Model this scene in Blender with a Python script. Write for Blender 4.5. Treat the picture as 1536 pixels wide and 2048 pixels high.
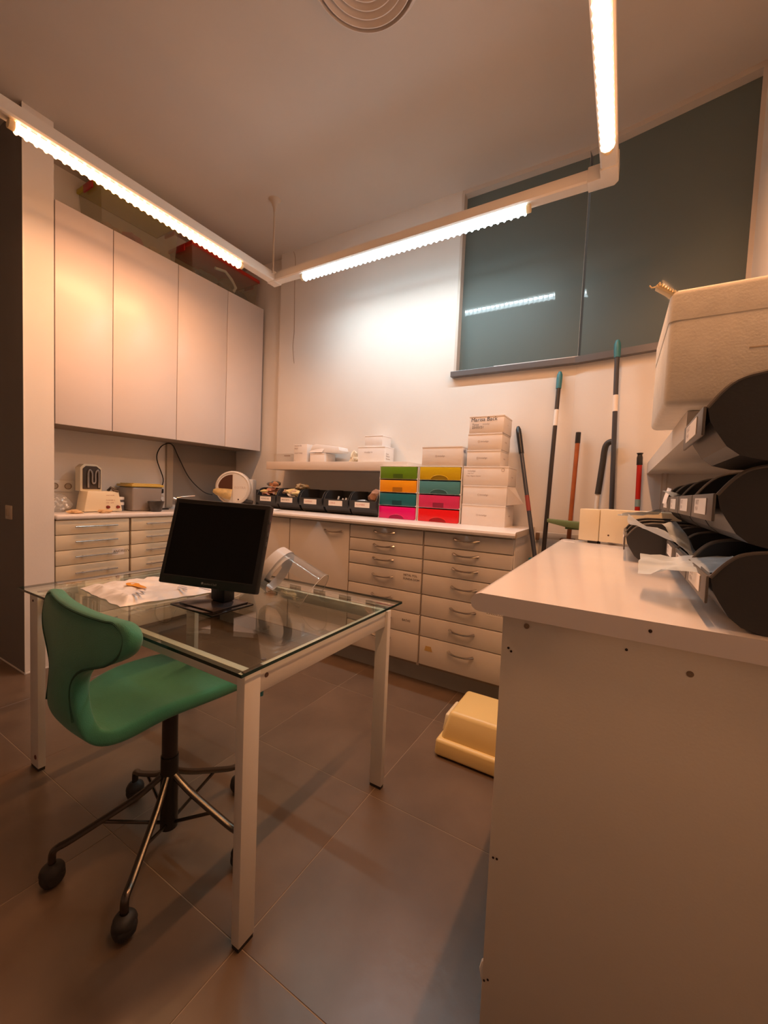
import bpy, bmesh, math, random
from mathutils import Vector, Matrix, noise
for o in list(bpy.data.objects): bpy.data.objects.remove(o)
SC = bpy.context.scene; COL = SC.collection
PI = math.pi
# ------------------------------------------------------------ camera, world, exposure
cam_data = bpy.data.cameras.new('camera'); cam = bpy.data.objects.new('camera', cam_data); COL.objects.link(cam)
cam_data.sensor_fit = 'HORIZONTAL'; cam_data.sensor_width = 36.0; cam_data.lens = 809.56/1536*36.0
cam_data.clip_start = 0.02
def _cam_matrix(pitch, roll, yaw):
    return Matrix.Rotation(yaw, 3, 'Z') @ Matrix.Rotation(pitch, 3, 'X') @ Matrix.Rotation(roll, 3, 'Y')
_R = _cam_matrix(-0.0534287, -0.0419758, 0.5324911)
_r, _f, _u = _R @ Vector((1,0,0)), _R @ Vector((0,1,0)), _R @ Vector((0,0,1))
cam.matrix_world = Matrix(((_r.x,_u.x,-_f.x,0),(_r.y,_u.y,-_f.y,0),(_r.z,_u.z,-_f.z,1.2),(0,0,0,1)))
SC.camera = cam
W = bpy.data.worlds.new('world'); SC.world = W; W.use_nodes = True
W.node_tree.nodes['Background'].inputs[0].default_value = (0.6, 0.5, 0.42, 1)
W.node_tree.nodes['Background'].inputs[1].default_value = 0.08
SC.view_settings.view_transform = 'Standard'; SC.view_settings.look = 'None'
SC.view_settings.exposure = 0.55; SC.view_settings.gamma = 1.0; SC.view_settings.use_curve_mapping = False
SC.cycles.max_bounces = 10; SC.cycles.diffuse_bounces = 6; SC.cycles.glossy_bounces = 5
SC.cycles.transparent_max_bounces = 16; SC.cycles.caustics_reflective = False; SC.cycles.caustics_refractive = False
SC.cycles.sample_clamp_indirect = 4.0
WARM = (1.0, 0.45, 0.195); COOL = (0.74, 0.93, 1.0)
WARM_POWER = 235.0; COOL_POWER = 108.0

# ------------------------------------------------------------ materials
MATS = {}
def mat(name, col, rough=0.5, metal=0.0, bump=0.0, bscale=60.0, var=0.0, vscale=4.0, spec=0.5, coat=0.0, sheen=0.0, trans=0.0, emit=None, estr=0.0):
    if name in MATS: return MATS[name]
    m = bpy.data.materials.new(name); m.use_nodes = True; nt = m.node_tree; N = nt.nodes; L = nt.links
    p = N['Principled BSDF']
    p.inputs['Base Color'].default_value = (*col, 1); p.inputs['Roughness'].default_value = rough
    p.inputs['Metallic'].default_value = metal; p.inputs['Specular IOR Level'].default_value = spec
    p.inputs['Coat Weight'].default_value = coat; p.inputs['Coat Roughness'].default_value = 0.04
    p.inputs['Sheen Weight'].default_value = sheen
    tc = N.new('ShaderNodeTexCoord')
    if var > 0:
        n = N.new('ShaderNodeTexNoise'); n.inputs['Scale'].default_value = vscale; n.inputs['Detail'].default_value = 5
        L.new(tc.outputs['Object'], n.inputs['Vector'])
        r = N.new('ShaderNodeValToRGB'); L.new(n.outputs['Fac'], r.inputs[0])
        r.color_ramp.elements[0].position = 0.3; r.color_ramp.elements[1].position = 0.7
        r.color_ramp.elements[0].color = (*[c*(1-var) for c in col], 1); r.color_ramp.elements[1].color = (*[min(1, c*(1+var)) for c in col], 1)
        L.new(r.outputs[0], p.inputs['Base Color'])
    if bump > 0:
        n = N.new('ShaderNodeTexNoise'); n.inputs['Scale'].default_value = bscale; n.inputs['Detail'].default_value = 3
        L.new(tc.outputs['Object'], n.inputs['Vector'])
        b = N.new('ShaderNodeBump'); b.inputs['Strength'].default_value = bump; b.inputs['Distance'].default_value = 0.002
        L.new(n.outputs['Fac'], b.inputs['Height']); L.new(b.outputs[0], p.inputs['Normal'])
    if emit:
        p.inputs['Emission Color'].default_value = (*emit, 1); p.inputs['Emission Strength'].default_value = estr
    MATS[name] = m; return m
def clear_mat(name, tint, rough=0.03, diff=0.0, dcol=(0.8,0.8,0.8), ior=1.45, gain=1.0):
    if name in MATS: return MATS[name]
    m = bpy.data.materials.new(name); m.use_nodes = True; nt = m.node_tree; N = nt.nodes; L = nt.links
    N.remove(N['Principled BSDF']); out = N['Material Output']
    t = N.new('ShaderNodeBsdfTransparent'); t.inputs[0].default_value = (*tint, 1)
    g = N.new('ShaderNodeBsdfGlossy'); g.inputs['Roughness'].default_value = rough; g.inputs[0].default_value = (gain, gain, gain, 1)
    lw = N.new('ShaderNodeLayerWeight'); lw.inputs[0].default_value = 0.5
    pw = N.new('ShaderNodeMath'); pw.operation = 'POWER'; pw.inputs[1].default_value = 5.0; L.new(lw.outputs['Facing'], pw.inputs[0])
    fr = N.new('ShaderNodeMath'); fr.operation = 'MULTIPLY_ADD'; f0 = ((ior-1)/(ior+1))**2
    fr.inputs[1].default_value = 1-f0; fr.inputs[2].default_value = f0; L.new(pw.outputs[0], fr.inputs[0])
    mx = N.new('ShaderNodeMixShader'); L.new(fr.outputs[0], mx.inputs[0]); L.new(t.outputs[0], mx.inputs[1]); L.new(g.outputs[0], mx.inputs[2])
    last = mx
    if diff > 0:
        d = N.new('ShaderNodeBsdfDiffuse'); d.inputs[0].default_value = (*dcol, 1)
        m2 = N.new('ShaderNodeMixShader'); m2.inputs[0].default_value = diff
        L.new(mx.outputs[0], m2.inputs[1]); L.new(d.outputs[0], m2.inputs[2]); last = m2
    L.new(last.outputs[0], out.inputs[0]); MATS[name] = m; return m
def emit_mat(name, col, s):
    m = bpy.data.materials.new(name); m.use_nodes = True; nt = m.node_tree; N = nt.nodes
    N.remove(N['Principled BSDF']); e = N.new('ShaderNodeEmission'); e.inputs[0].default_value = (*col, 1); e.inputs[1].default_value = s
    nt.links.new(e.outputs[0], N['Material Output'].inputs[0]); MATS[name] = m; return m

def glow_mat(name, col, s):
    m = bpy.data.materials.new(name); m.use_nodes = True; nt = m.node_tree; N = nt.nodes
    N.remove(N['Principled BSDF']); e = N.new('ShaderNodeEmission'); e.inputs[0].default_value = (*col, 1); e.inputs[1].default_value = s
    t = N.new('ShaderNodeBsdfTransparent'); a = N.new('ShaderNodeAddShader'); nt.links.new(e.outputs[0], a.inputs[0]); nt.links.new(t.outputs[0], a.inputs[1])
    nt.links.new(a.outputs[0], N['Material Output'].inputs[0]); MATS[name] = m; return m
wall_m = mat('wall_paint', (0.76,0.73,0.69), 0.75, bump=0.15, bscale=90, var=0.03, vscale=2)
ceil_m = mat('ceiling_paint', (0.58,0.54,0.50), 0.85, bump=0.1, bscale=60, var=0.03, vscale=1.5)
dark_wall_m = mat('dark_wall_panel', (0.26,0.23,0.20), 0.8, bump=0.1)
door_m = mat('upper_door_laminate', (0.74,0.68,0.66), 0.32, var=0.02, vscale=3)
cream_m = mat('cream_drawer_front', (0.74,0.66,0.50), 0.35, var=0.04, vscale=5)
beige_m = mat('beige_drawer_front', (0.66,0.61,0.56), 0.38, var=0.03, vscale=5)
carcass_m = mat('cabinet_carcass', (0.30,0.24,0.19), 0.6, var=0.03)
top_m = mat('white_worktop', (0.80,0.76,0.74), 0.22, var=0.02, coat=0.2)
grey_panel_m = mat('white_side_panel', (0.76,0.72,0.64), 0.55, bump=0.12, bscale=180, var=0.02)
plinth_m = mat('grey_plinth', (0.36,0.35,0.33), 0.45, var=0.04)
chrome_m = mat('brushed_metal', (0.48,0.43,0.38), 0.25, metal=1.0)
darkmetal_m = mat('dark_metal', (0.10,0.085,0.075), 0.25, metal=0.9)
blackp_m = mat('black_plastic', (0.010,0.010,0.011), 0.35)
screen_m = mat('black_screen', (0.003,0.003,0.003), 0.45, spec=0.15)
glossblack_m = mat('gloss_black', (0.012,0.010,0.010), 0.08)
bin_m = mat('charcoal_bin_plastic', (0.035,0.036,0.038), 0.42, bump=0.1, bscale=200)
lip_m = mat('grey_bin_lip', (0.13,0.12,0.11), 0.42)
white_m = mat('white_plastic', (0.78,0.76,0.72), 0.35, var=0.02)
whitemetal_m = mat('white_lacquered_metal', (0.70,0.68,0.64), 0.4, var=0.03)
card_m = mat('white_card', (0.80,0.75,0.71), 0.6, var=0.02, vscale=12)
coolcard_m = mat('bright_white_card', (0.85,0.84,0.84), 0.6, var=0.02, vscale=12)
label_m = mat('paper_label', (0.85,0.80,0.74), 0.7)
ink_m = mat('black_ink', (0.05,0.03,0.025), 0.7)
greyink_m = mat('grey_ink', (0.28,0.20,0.16), 0.7)
rubber_m = mat('black_rubber', (0.022,0.020,0.020), 0.6, bump=0.2, bscale=120)
styro_m = mat('white_foam', (0.72,0.69,0.62), 0.8, bump=0.28, bscale=170, var=0.05, vscale=30)
green_fab = mat('green_wool_fabric', (0.042,0.23,0.145), 0.9, bump=0.6, bscale=420, var=0.10, vscale=7, sheen=0.25)
green_pipe = mat('dark_green_piping', (0.018,0.085,0.055), 0.9, bump=0.5, bscale=300)
yellowp_m = mat('cream_yellow_plastic', (0.82,0.62,0.26), 0.35, var=0.02)
tealp_m = mat('teal_plastic', (0.035,0.20,0.25), 0.4)
glass_m = clear_mat('clear_table_glass', (0.90,0.95,0.92), 0.0, ior=1.5)
edge_m = mat('green_glass_edge', (0.008,0.035,0.028), 0.1)
visor_m = clear_mat('clear_visor_film', (0.93,0.95,0.96), 0.05, diff=0.07, dcol=(0.8,0.84,0.88), ior=1.35)
bag_m = clear_mat('clear_bag_film', (0.80,0.87,0.90), 0.12, diff=0.62, dcol=(0.70,0.82,0.92), ior=1.45)
box_clear_m = clear_mat('translucent_box_plastic', (0.86,0.84,0.76), 0.15, diff=0.20, dcol=(0.6,0.56,0.45), ior=1.45)

# ------------------------------------------------------------ helpers
def nbm(): return bmesh.new()
def box(x0,x1,y0,y1,z0,z1,bev=0.0,seg=2,bm=None,M=None):
    b = nbm(); bmesh.ops.create_cube(b, size=1.0)
    for v in b.verts: v.co = Vector((x0+(v.co.x+.5)*(x1-x0), y0+(v.co.y+.5)*(y1-y0), z0+(v.co.z+.5)*(z1-z0)))
    if bev > 0: bmesh.ops.bevel(b, geom=b.edges[:], offset=bev, segments=seg, affect='EDGES', profile=0.5)
    if M is not None: b.transform(M)
    return merge(bm, b)
def merge(bm, b):
    if bm is None: return b
    me = bpy.data.meshes.new('_t'); b.to_mesh(me); b.free(); bm.from_mesh(me); bpy.data.meshes.remove(me); return bm
def frame_from(d):
    d = d.normalized(); a = Vector((0,0,1)) if abs(d.z) < 0.95 else Vector((1,0,0))
    x = d.cross(a).normalized(); y = x.cross(d).normalized(); return x, y
def tube(pts, r, seg=10, bm=None, caps=True, flat=1.0):
    """a tube along points; r a number or a list of radii"""
    b = nbm(); P = [Vector(p) for p in pts]; n = len(P); rs = r if isinstance(r, (list,tuple)) else [r]*n
    rings = []; x = None
    for i in range(n):
        d = (P[min(i+1,n-1)]-P[max(i-1,0)]).normalized()
        if x is None: x, y = frame_from(d)
        else:
            x = (x - d*x.dot(d)).normalized(); y = d.cross(x) * -1
            y = x.cross(d)
        rings.append([b.verts.new(P[i] + x*math.cos(2*PI*k/seg)*rs[i] + y*math.sin(2*PI*k/seg)*rs[i]*flat) for k in range(seg)])
    for i in range(n-1):
        for k in range(seg): b.faces.new((rings[i][k], rings[i][(k+1)%seg], rings[i+1][(k+1)%seg], rings[i+1][k]))
    if caps:
        b.faces.new(rings[0][::-1]); b.faces.new(rings[-1])
    bmesh.ops.recalc_face_normals(b, faces=b.faces[:]); return merge(bm, b)
def lathe(prof, seg=32, bm=None, M=None, close=False):
    b = nbm(); rings = []
    for r, z in prof: rings.append([b.verts.new((r*math.cos(2*PI*k/seg), r*math.sin(2*PI*k/seg), z)) for k in range(seg)])
    for i in range(len(rings)-1):
        for k in range(seg): b.faces.new((rings[i][k], rings[i][(k+1)%seg], rings[i+1][(k+1)%seg], rings[i+1][k]))
    if close:
        for k in range(seg): b.faces.new((rings[-1][k], rings[-1][(k+1)%seg], rings[0][(k+1)%seg], rings[0][k]))
    bmesh.ops.remove_doubles(b, verts=b.verts[:], dist=1e-5)
    bmesh.ops.recalc_face_normals(b, faces=b.faces[:])
    if M is not None: b.transform(M)
    return merge(bm, b)
def prism(poly, axis, a0, a1, bm=None, bev=0.0, M=None):
    """polygon extruded along an axis; poly pairs are the other two axes in order"""
    b = nbm()
    def P(u, v, a):
        return Vector((a,u,v)) if axis == 0 else Vector((u,a,v)) if axis == 1 else Vector((u,v,a))
    A = [b.verts.new(P(u,v,a0)) for u,v in poly]; Bv = [b.verts.new(P(u,v,a1)) for u,v in poly]; n = len(poly)
    b.faces.new(A); b.faces.new(Bv[::-1])
    for i in range(n): b.faces.new((A[i], A[(i+1)%n], Bv[(i+1)%n], Bv[i]))
    bmesh.ops.recalc_face_normals(b, faces=b.faces[:])
    if bev > 0: bmesh.ops.bevel(b, geom=b.edges[:], offset=bev, segments=2, affect='EDGES', profile=0.5)
    if M is not None: b.transform(M)
    return merge(bm, b)
def smooth_by_angle(me, ang=0.6):
    for p in me.polygons: p.use_smooth = True
    bm = bmesh.new(); bm.from_mesh(me)
    for e in bm.edges:
        if len(e.link_faces) == 2 and e.calc_face_angle(0) > ang: e.smooth = False
    bm.to_mesh(me); bm.free()
def rootm(o): return o.matrix_world.copy() if o.parent is None else o.parent.matrix_world @ o.matrix_basis
def obj(name, bm, m, parent=None, local=False, smooth=True):
    """one mesh object; geometry is given in world coordinates unless local"""
    if parent is not None and not local:
        p = parent; Mx = p.matrix_basis.copy()
        while p.parent is not None: p = p.parent; Mx = p.matrix_basis @ Mx
        bm.transform(Mx.inverted())
    me = bpy.data.meshes.new(name); bm.to_mesh(me); bm.free()
    for mm in (m if isinstance(m, (list,tuple)) else [m]): me.materials.append(mm)
    if smooth: smooth_by_angle(me)
    o = bpy.data.objects.new(name, me); COL.objects.link(o)
    if parent is not None: o.parent = parent
    return o
def tag(o, label, cat, group=None):
    o['label'] = label; o['category'] = cat
    if group: o['group'] = group
    return o
def thing(name, label, cat, loc=(0,0,0), rz=0.0, group=None):
    o = bpy.data.objects.new(name, None); COL.objects.link(o); o.empty_display_size = 0.05
    o.matrix_basis = Matrix.Translation(loc) @ Matrix.Rotation(rz, 4, 'Z'); return tag(o, label, cat, group)
def struct(name, bm, m, parent=None, smooth=False):
    o = obj(name, bm, m, parent, smooth=smooth)
    if parent is None: o['kind'] = 'structure'
    return o
def copy_tree(root, loc=None, rz=None, label=None, group=None):
    r = root.copy(); COL.objects.link(r)
    if loc is not None: r.matrix_basis = Matrix.Translation(loc) @ Matrix.Rotation(rz or 0.0, 4, 'Z')
    if label: r['label'] = label
    if group: r['group'] = group
    def rec(a, b):
        for ch in a.children:
            c = ch.copy(); COL.objects.link(c); c.parent = b; rec(ch, c)
    rec(root, r); return r
def text(parent, s, pos, right, up, size, m=ink_m, align='LEFT', name='lettering', shear=0.0, depth=0.0):
    cu = bpy.data.curves.new('_txt', 'FONT'); cu.body = s; cu.size = size; cu.align_x = align; cu.resolution_u = 2; cu.extrude = depth; cu.shear = shear
    to = bpy.data.objects.new('_txt', cu); COL.objects.link(to); bpy.context.view_layer.update()
    me = bpy.data.meshes.new_from_object(to); bpy.data.objects.remove(to); bpy.data.curves.remove(cu)
    right = Vector(right).normalized(); up = Vector(up).normalized(); nn = right.cross(up).normalized()
    Mx = Matrix(((right.x,up.x,nn.x,pos[0]),(right.y,up.y,nn.y,pos[1]),(right.z,up.z,nn.z,pos[2]),(0,0,0,1)))
    b = bmesh.new(); b.from_mesh(me); b.transform(Mx); bpy.data.meshes.remove(me)
    return obj(name, b, m, parent, smooth=False)
def lump(c, r, seed, sub=2, amp=0.35, sq=(1,1,1)):
    b = nbm(); bmesh.ops.create_icosphere(b, subdivisions=sub, radius=1.0)
    for v in b.verts:
        n = v.co.normalized(); k = 1 + amp*noise.noise(n*1.7 + Vector((seed*3.1, seed*1.7, seed)))
        v.co = Vector((c[0]+n.x*r*k*sq[0], c[1]+n.y*r*k*sq[1], c[2]+n.z*r*k*sq[2]))
    return b
def sheet(corners, nx, ny, amp, seed, thick=0.0, freq=9.0):
    """a crumpled sheet between four corners (a,b,c,d in order)"""
    a, b_, c, d = [Vector(q) for q in corners]; bm = nbm(); V = []
    nrm = (b_-a).cross(d-a).normalized()
    for j in range(ny+1):
        row = []
        for i in range(nx+1):
            u, v = i/nx, j/ny; p = a*(1-u)*(1-v)+b_*u*(1-v)+c*u*v+d*(1-u)*v
            row.append(bm.verts.new(p + nrm*amp*(noise.noise(p*freq+Vector((seed,0,0)))+0.6*noise.noise(p*freq*2.6+Vector((0,seed,0))))))
        V.append(row)
    for j in range(ny):
        for i in range(nx): bm.faces.new((V[j][i],V[j][i+1],V[j+1][i+1],V[j+1][i]))
    if thick > 0:
        r = bmesh.ops.extrude_face_region(bm, geom=bm.faces[:])
        for v in [g for g in r['geom'] if isinstance(g, bmesh.types.BMVert)]: v.co -= nrm*thick
        bmesh.ops.recalc_face_normals(bm, faces=bm.faces[:])
    return bm

# ------------------------------------------------------------ room
HC = 3.29
J = Vector((-0.30, 2.74, 0)); D = Vector((0.982, -0.191, 0)).normalized(); Nn = Vector((D.y, -D.x, 0))   # the back wall bends here, Nn points into the room
TR = 0.774   # length of the bent part
# floor: slab plus separate tiles with recessed joints
grout_m = mat('light_grout', (0.34,0.27,0.20), 0.8)
tile_m = mat('brown_porcelain_tile', (0.142,0.099,0.070), 0.31, bump=0.3, bscale=25, var=0.22, vscale=3.0)
floor = struct('floor', box(-4.7,0.7,-2.2,3.0,-0.05,-0.0012), grout_m)
TS = 0.632
tile_bm = box(-TS/2+.0011,TS/2-.0011,-TS/2+.0011,TS/2-.0011,-0.008,0.0,0.0008,1)
tme = None
for i in range(-6, 3):
    for j in range(-4, 5):
        x = -0.79 + (i+.5)*TS; y = 0.686 + (j-.5)*TS
        if x < -4.6 or x > 0.85 or y < -2.0 or y > 2.95: continue
        if tme is None:
            t = obj('tile', tile_bm, tile_m, floor, local=True, smooth=False); tme = t.data
        else:
            t = bpy.data.objects.new('tile', tme); COL.objects.link(t); t.parent = floor
        t.location = (x, y, 0)
struct('ceiling', box(-4.7,0.7,-2.2,3.0,HC,HC+.08), ceil_m)
# back wall: recess beside the cupboards, flat part with the strip window above it, bent part
wb = prism([(-2.8,2.74),(-2.8,2.90),(-1.09,2.90),(-1.09,2.74)], 2, 0, HC)
struct('wall_back', wb, wall_m)
struct('wall_back_lower', box(-1.09,-0.30,2.74,2.90,0,2.03), wall_m)
struct('wall_back_recess', box(-3.55,-2.8,2.79,2.90,0,HC), wall_m)
def bent(s, off, z): q = J + D*s + Nn*off; return Vector((q.x, q.y, z))
def bent_box(s0, s1, o0, o1, z0, z1, bm=None, bev=0.0):
    Mx = Matrix(((D.x,Nn.x,0,J.x),(D.y,Nn.y,0,J.y),(0,0,1,0),(0,0,0,1)))
    return box(s0,s1,o0,o1,z0,z1,bev,bm=bm,M=Mx)
b = bent_box(0, TR+.1, -0.16, 0, 0, 2.03); bmesh.ops.recalc_face_normals(b, faces=b.faces[:])
struct('wall_back_bent', b, wall_m)
struct('wall_right', box(0.457,0.60,-2.2,2.86,0,HC), wall_m)
struct('wall_left', box(-3.55,-3.42,1.122,2.79,0,HC), wall_m)
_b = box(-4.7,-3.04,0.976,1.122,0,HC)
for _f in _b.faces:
    if _f.normal.y < -.5: _f.material_index = 1  # this one face gets a darker grey than the rest of the wall
struct('wall_left_return', _b, [wall_m, mat('dark_grey_face', (0.22,0.20,0.19), 0.75, bump=0.1)])
struct('wall_corridor', box(-4.75,-4.65,-2.2,1.0,0,HC), wall_m)
struct('wall_rear', box(-4.7,0.6,-2.3,-2.2,0,HC), wall_m)
# shadow-gap edge lines at the foot of the return wall
struct('baseboard_left', box(-3.0395,-3.036,0.974,1.118,0,0.008), white_m)
struct('baseboard_corridor', box(-4.65,-3.036,0.972,0.9758,0,0.008), white_m)
struct('trim_1', box(-3.042,-3.0365,0.973,0.9785,0.008,HC), white_m)
# darker panel over the far part of the left wall, dark splashback, conduit
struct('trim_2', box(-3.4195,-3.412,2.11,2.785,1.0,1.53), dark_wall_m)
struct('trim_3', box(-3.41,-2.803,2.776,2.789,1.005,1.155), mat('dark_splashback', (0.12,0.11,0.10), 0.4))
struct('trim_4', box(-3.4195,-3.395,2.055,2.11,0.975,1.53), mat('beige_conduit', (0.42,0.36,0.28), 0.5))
# the wide glazed panel high in the back wall
glass_panel = mat('dark_back_painted_glass', (0.120,0.160,0.155), 0.5, coat=1.0, spec=0.3)
w1 = obj('window_1', box(-1.085,-0.302,2.795,2.803,2.05,3.262), glass_panel, smooth=False); w1['kind'] = 'structure'
b = bent_box(0.003, TR+.05, -0.063, -0.055, 2.05, 3.262); bmesh.ops.recalc_face_normals(b, faces=b.faces[:])
w2 = obj('window_2', b, glass_panel, smooth=False); w2['kind'] = 'structure'
frame_m = mat('pale_window_frame', (0.62,0.56,0.50), 0.4)
ledge_m = mat('grey_metal_ledge', (0.17,0.17,0.18), 0.35, metal=0.3)
struct('window_post', box(-0.3018,-0.3002,2.7935,2.797,2.05,3.262), mat('pale_joint',(0.50,0.52,0.50),0.4), w1)
b = box(-1.09,-1.072,2.735,2.803,2.012,3.27); struct('window_frame', b, frame_m, w1)
struct('window_head', box(-1.09,-0.30,2.742,2.803,3.262,3.2895), frame_m, w1)
struct('window_ledge', box(-1.10,-0.30,2.70,2.803,2.012,2.05,0.003), ledge_m, w1)
b = bent_box(0,TR+.02,-0.063,-0.002,3.262,3.2895); struct('window_head', b, frame_m, w2)
b = bent_box(0,TR+.02,-0.063,0.04,2.012,2.05); struct('window_ledge', b, ledge_m, w2)
b = bent_box(TR-.022,TR+.0,-0.06,0.002,2.05,3.262); struct('window_frame', b, frame_m, w2)
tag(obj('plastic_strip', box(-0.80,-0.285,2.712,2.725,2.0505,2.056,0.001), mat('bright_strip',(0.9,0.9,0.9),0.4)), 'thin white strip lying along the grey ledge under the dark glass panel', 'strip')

# ------------------------------------------------------------ suspended lamp frame
LZ = 2.765
house_m = mat('white_lamp_housing', (0.80,0.76,0.70), 0.35)
def trunk(x0, y0, x1, y1, zt=LZ+.055):
    a, c = Vector((x0,y0,0)), Vector((x1,y1,0)); d = (c-a).normalized(); n = Vector((-d.y,d.x,0)); w = .036; L_ = (c-a).length
    prof = [(-w,0.008),(-w*.8,0.0),(w*.8,0.0),(w,0.008),(w,.048),(w*.6,.055),(w*.6,.068),(-w*.6,.068),(-w*.6,.055),(-w,.048)]
    Mx = Matrix(((d.x,n.x,0,a.x),(d.y,n.y,0,a.y),(0,0,1,LZ-.03),(0,0,0,1)))
    return prism(prof, 0, 0, L_, M=Mx)
def ring_torus(cen, d, R_, r_, bm, seg=10, rs=5):
    x, y = frame_from(d); V = []; d = d.normalized()
    b = nbm()
    for k in range(seg):
        t = 2*PI*k/seg; rad = x*math.cos(t)+y*math.sin(t)
        V.append([b.verts.new(cen + rad*(R_+r_*math.cos(2*PI*q/rs)) + d*r_*math.sin(2*PI*q/rs)) for q in range(rs)])
    for k in range(seg):
        for q in range(rs): b.faces.new((V[k][q],V[(k+1)%seg][q],V[(k+1)%seg][(q+1)%rs],V[k][(q+1)%rs]))
    return merge(bm, b)
lamp = thing('suspended_lamp_frame', 'white U-shaped lamp frame hanging from the ceiling on thin rods', 'ceiling lamp', (-2.39,2.25,LZ))
obj('beam', trunk(-2.39,-0.2,-2.39,2.235), house_m, lamp)
obj('beam', trunk(-2.40,2.27,-0.22,2.27), house_m, lamp)
obj('beam', trunk(-0.155,2.20,-0.155,0.0), house_m, lamp)
obj('corner_joint', box(-2.428,-2.352,2.23,2.308,LZ-.034,LZ+.04,0.004), house_m, lamp)
obj('corner_joint', prism([(-0.25,2.232),(-0.193,2.232),(-0.193,2.18),(-0.117,2.18),(-0.117,2.285),(-0.135,2.308),(-0.25,2.308)],2,LZ-.036,LZ+.04,bev=0.004), house_m, lamp)
rodz = mat('rod_white', (0.6,0.52,0.44), 0.4)
for k,(x,y) in enumerate(((-2.335,2.20),(-0.155,0.35),(-2.39,0.1))):
    r = obj('hanging_rod', tube([(x,y,LZ),(x,y,HC-.05)],0.007,8), rodz, lamp)
    obj('ceiling_cup', lathe([(0.008,-.09),(0.012,-.06),(0.03,-.012),(0.045,0),(0.001,0)],20,M=Matrix.Translation((x,y,HC-.0005))), rodz, r)
def led(p0, p1, col, power, name):
    p0, p1 = Vector(p0), Vector(p1); d = (p1-p0).normalized(); L_ = (p1-p0).length
    t = obj('lamp_tube', tube([p0,p1],0.021,14), glow_mat(name+'_shell', col, 5.0), lamp)
    n_ = Vector((-d.y,d.x,0)); sb = nbm(); hw_ = 0.013
    zs = Vector((0,0,0.008)); sb.faces.new([sb.verts.new(q) for q in (p0+n_*hw_+zs, p1+n_*hw_+zs, p1-n_*hw_+zs, p0-n_*hw_+zs)])
    obj('led_strip', sb, emit_mat(name, col, power), t, smooth=False)
    obj('reflector', box(0,L_,-.0205,.0205,0.0095,0.0145,M=Matrix(((d.x,n_.x,0,p0.x),(d.y,n_.y,0,p0.y),(0,0,1,p0.z),(0,0,0,1)))), house_m, t)
    bm = nbm(); n = int(L_/0.0365)
    for k in range(n+1): bm = ring_torus(p0+d*(0.008+k*(L_-.016)/n), d, 0.0235, 0.0058, bm)
    o = obj('diffuser_ribs', bm, emit_mat(name+'_ribs', col, 7.0), t); o['kind'] = 'stuff'
    for e in (p0, p1):
        s = -1 if e is p0 else 1
        obj('end_cap', tube([e, e+d*s*0.022],0.0205,14), mat('tube_cap', (0.75,0.60,0.35), 0.4), t)
    return t
led((-2.39,0.74,LZ-.048), (-2.39,1.945,LZ-.048), WARM, WARM_POWER, 'warm_light')
led((-2.09,2.27,LZ-.048), (-0.54,2.27,LZ-.048), COOL, COOL_POWER, 'cool_light')
led((-0.155,0.45,LZ-.048), (-0.155,2.03,LZ-.048), WARM, WARM_POWER, 'warm_light_2')

# round ceiling diffuser
vent = thing('ceiling_vent', 'round white ceiling air diffuser of concentric rings', 'vent', (-1.02,1.395,HC))
vm = mat('vent_white', (0.66,0.60,0.56), 0.5)
obj('flange', lathe([(0.208,-.001),(0.244,-.001),(0.244,-.005),(0.236,-.010),(0.222,-.034),(0.219,-.034)],64,M=Matrix.Translation((-1.02,1.395,HC)),close=True), vm, vent)
for r in (0.203,0.170,0.138,0.106,0.074,0.042):
    obj('louvre_ring', lathe([(r,-.034),(r-.004,-.034),(r-.036,-.004),(r-.034,-.004),(r-.001,-.031)],64,M=Matrix.Translation((-1.02,1.395,HC-.001)),close=True), vm, vent)
obj('throat', lathe([(0.0,-.002),(0.205,-.002),(0.205,-.004),(0.0,-.004)],56,M=Matrix.Translation((-1.02,1.395,HC))), mat('vent_dark',(0.05,0.038,0.03),0.8), vent)

# ------------------------------------------------------------ upper cupboards
UY = [1.126,1.452,1.912,2.362,2.765]
uplab = ['white wall cupboard unit next to the wall return, nearest of four','white wall cupboard unit second from the wall return','white wall cupboard unit third from the wall return','white wall cupboard unit in the far corner above the round machine']
for k in range(4):
    y0, y1 = UY[k], UY[k+1]
    c = thing('wall_cupboard', uplab[k], 'cupboard', (-3.23,(y0+y1)/2,1.53), group='wall cupboards over the left worktop')
    obj('cupboard_body', box(-3.418,-3.060,y0+.001,y1-.001,1.532,2.85), carcass_m, c)
    obj('cupboard_door', box(-3.058,-3.040,y0+.0025,y1-.0025,1.527,2.858,0.0015), door_m, c)

# storage boxes on the cupboards
def clear_tote(name, label, y0, y1, z1, lidcol, x0=-3.40, x1=-3.10, handle=None):
    t = thing(name, label, 'storage box', ((x0+x1)/2,(y0+y1)/2,2.86))
    b = nbm()
    # hollow tapered tub
    zb = 2.862; zt = z1-.03; tp = .02
    o_ = [(x0+tp,y0+tp,zb),(x1-tp,y0+tp,zb),(x1-tp,y1-tp,zb),(x0+tp,y1-tp,zb),(x0,y0,zt),(x1,y0,zt),(x1,y1,zt),(x0,y1,zt)]
    V = [b.verts.new(q) for q in o_]
    for f in ((0,3,2,1),(0,1,5,4),(1,2,6,5),(2,3,7,6),(3,0,4,7)): b.faces.new([V[i] for i in f])
    obj('tub', b, box_clear_m, t, smooth=False)
    lm = mat('lid_'+name+str(lidcol[0])[:4], lidcol, 0.35)
    obj('lid', box(x0-.012,x1+.012,y0-.012,y1+.012,zt,z1,0.006), lm, t)
    hm = mat('red_clip', (0.45,0.02,0.015), 0.35)
    for yy in (y0-.018, y1+.006):
        obj('clip_handle', box(x0+.10,x1-.08,yy,yy+.012,zt-.03,zt+.02,0.003), hm, t)
    return t
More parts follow.
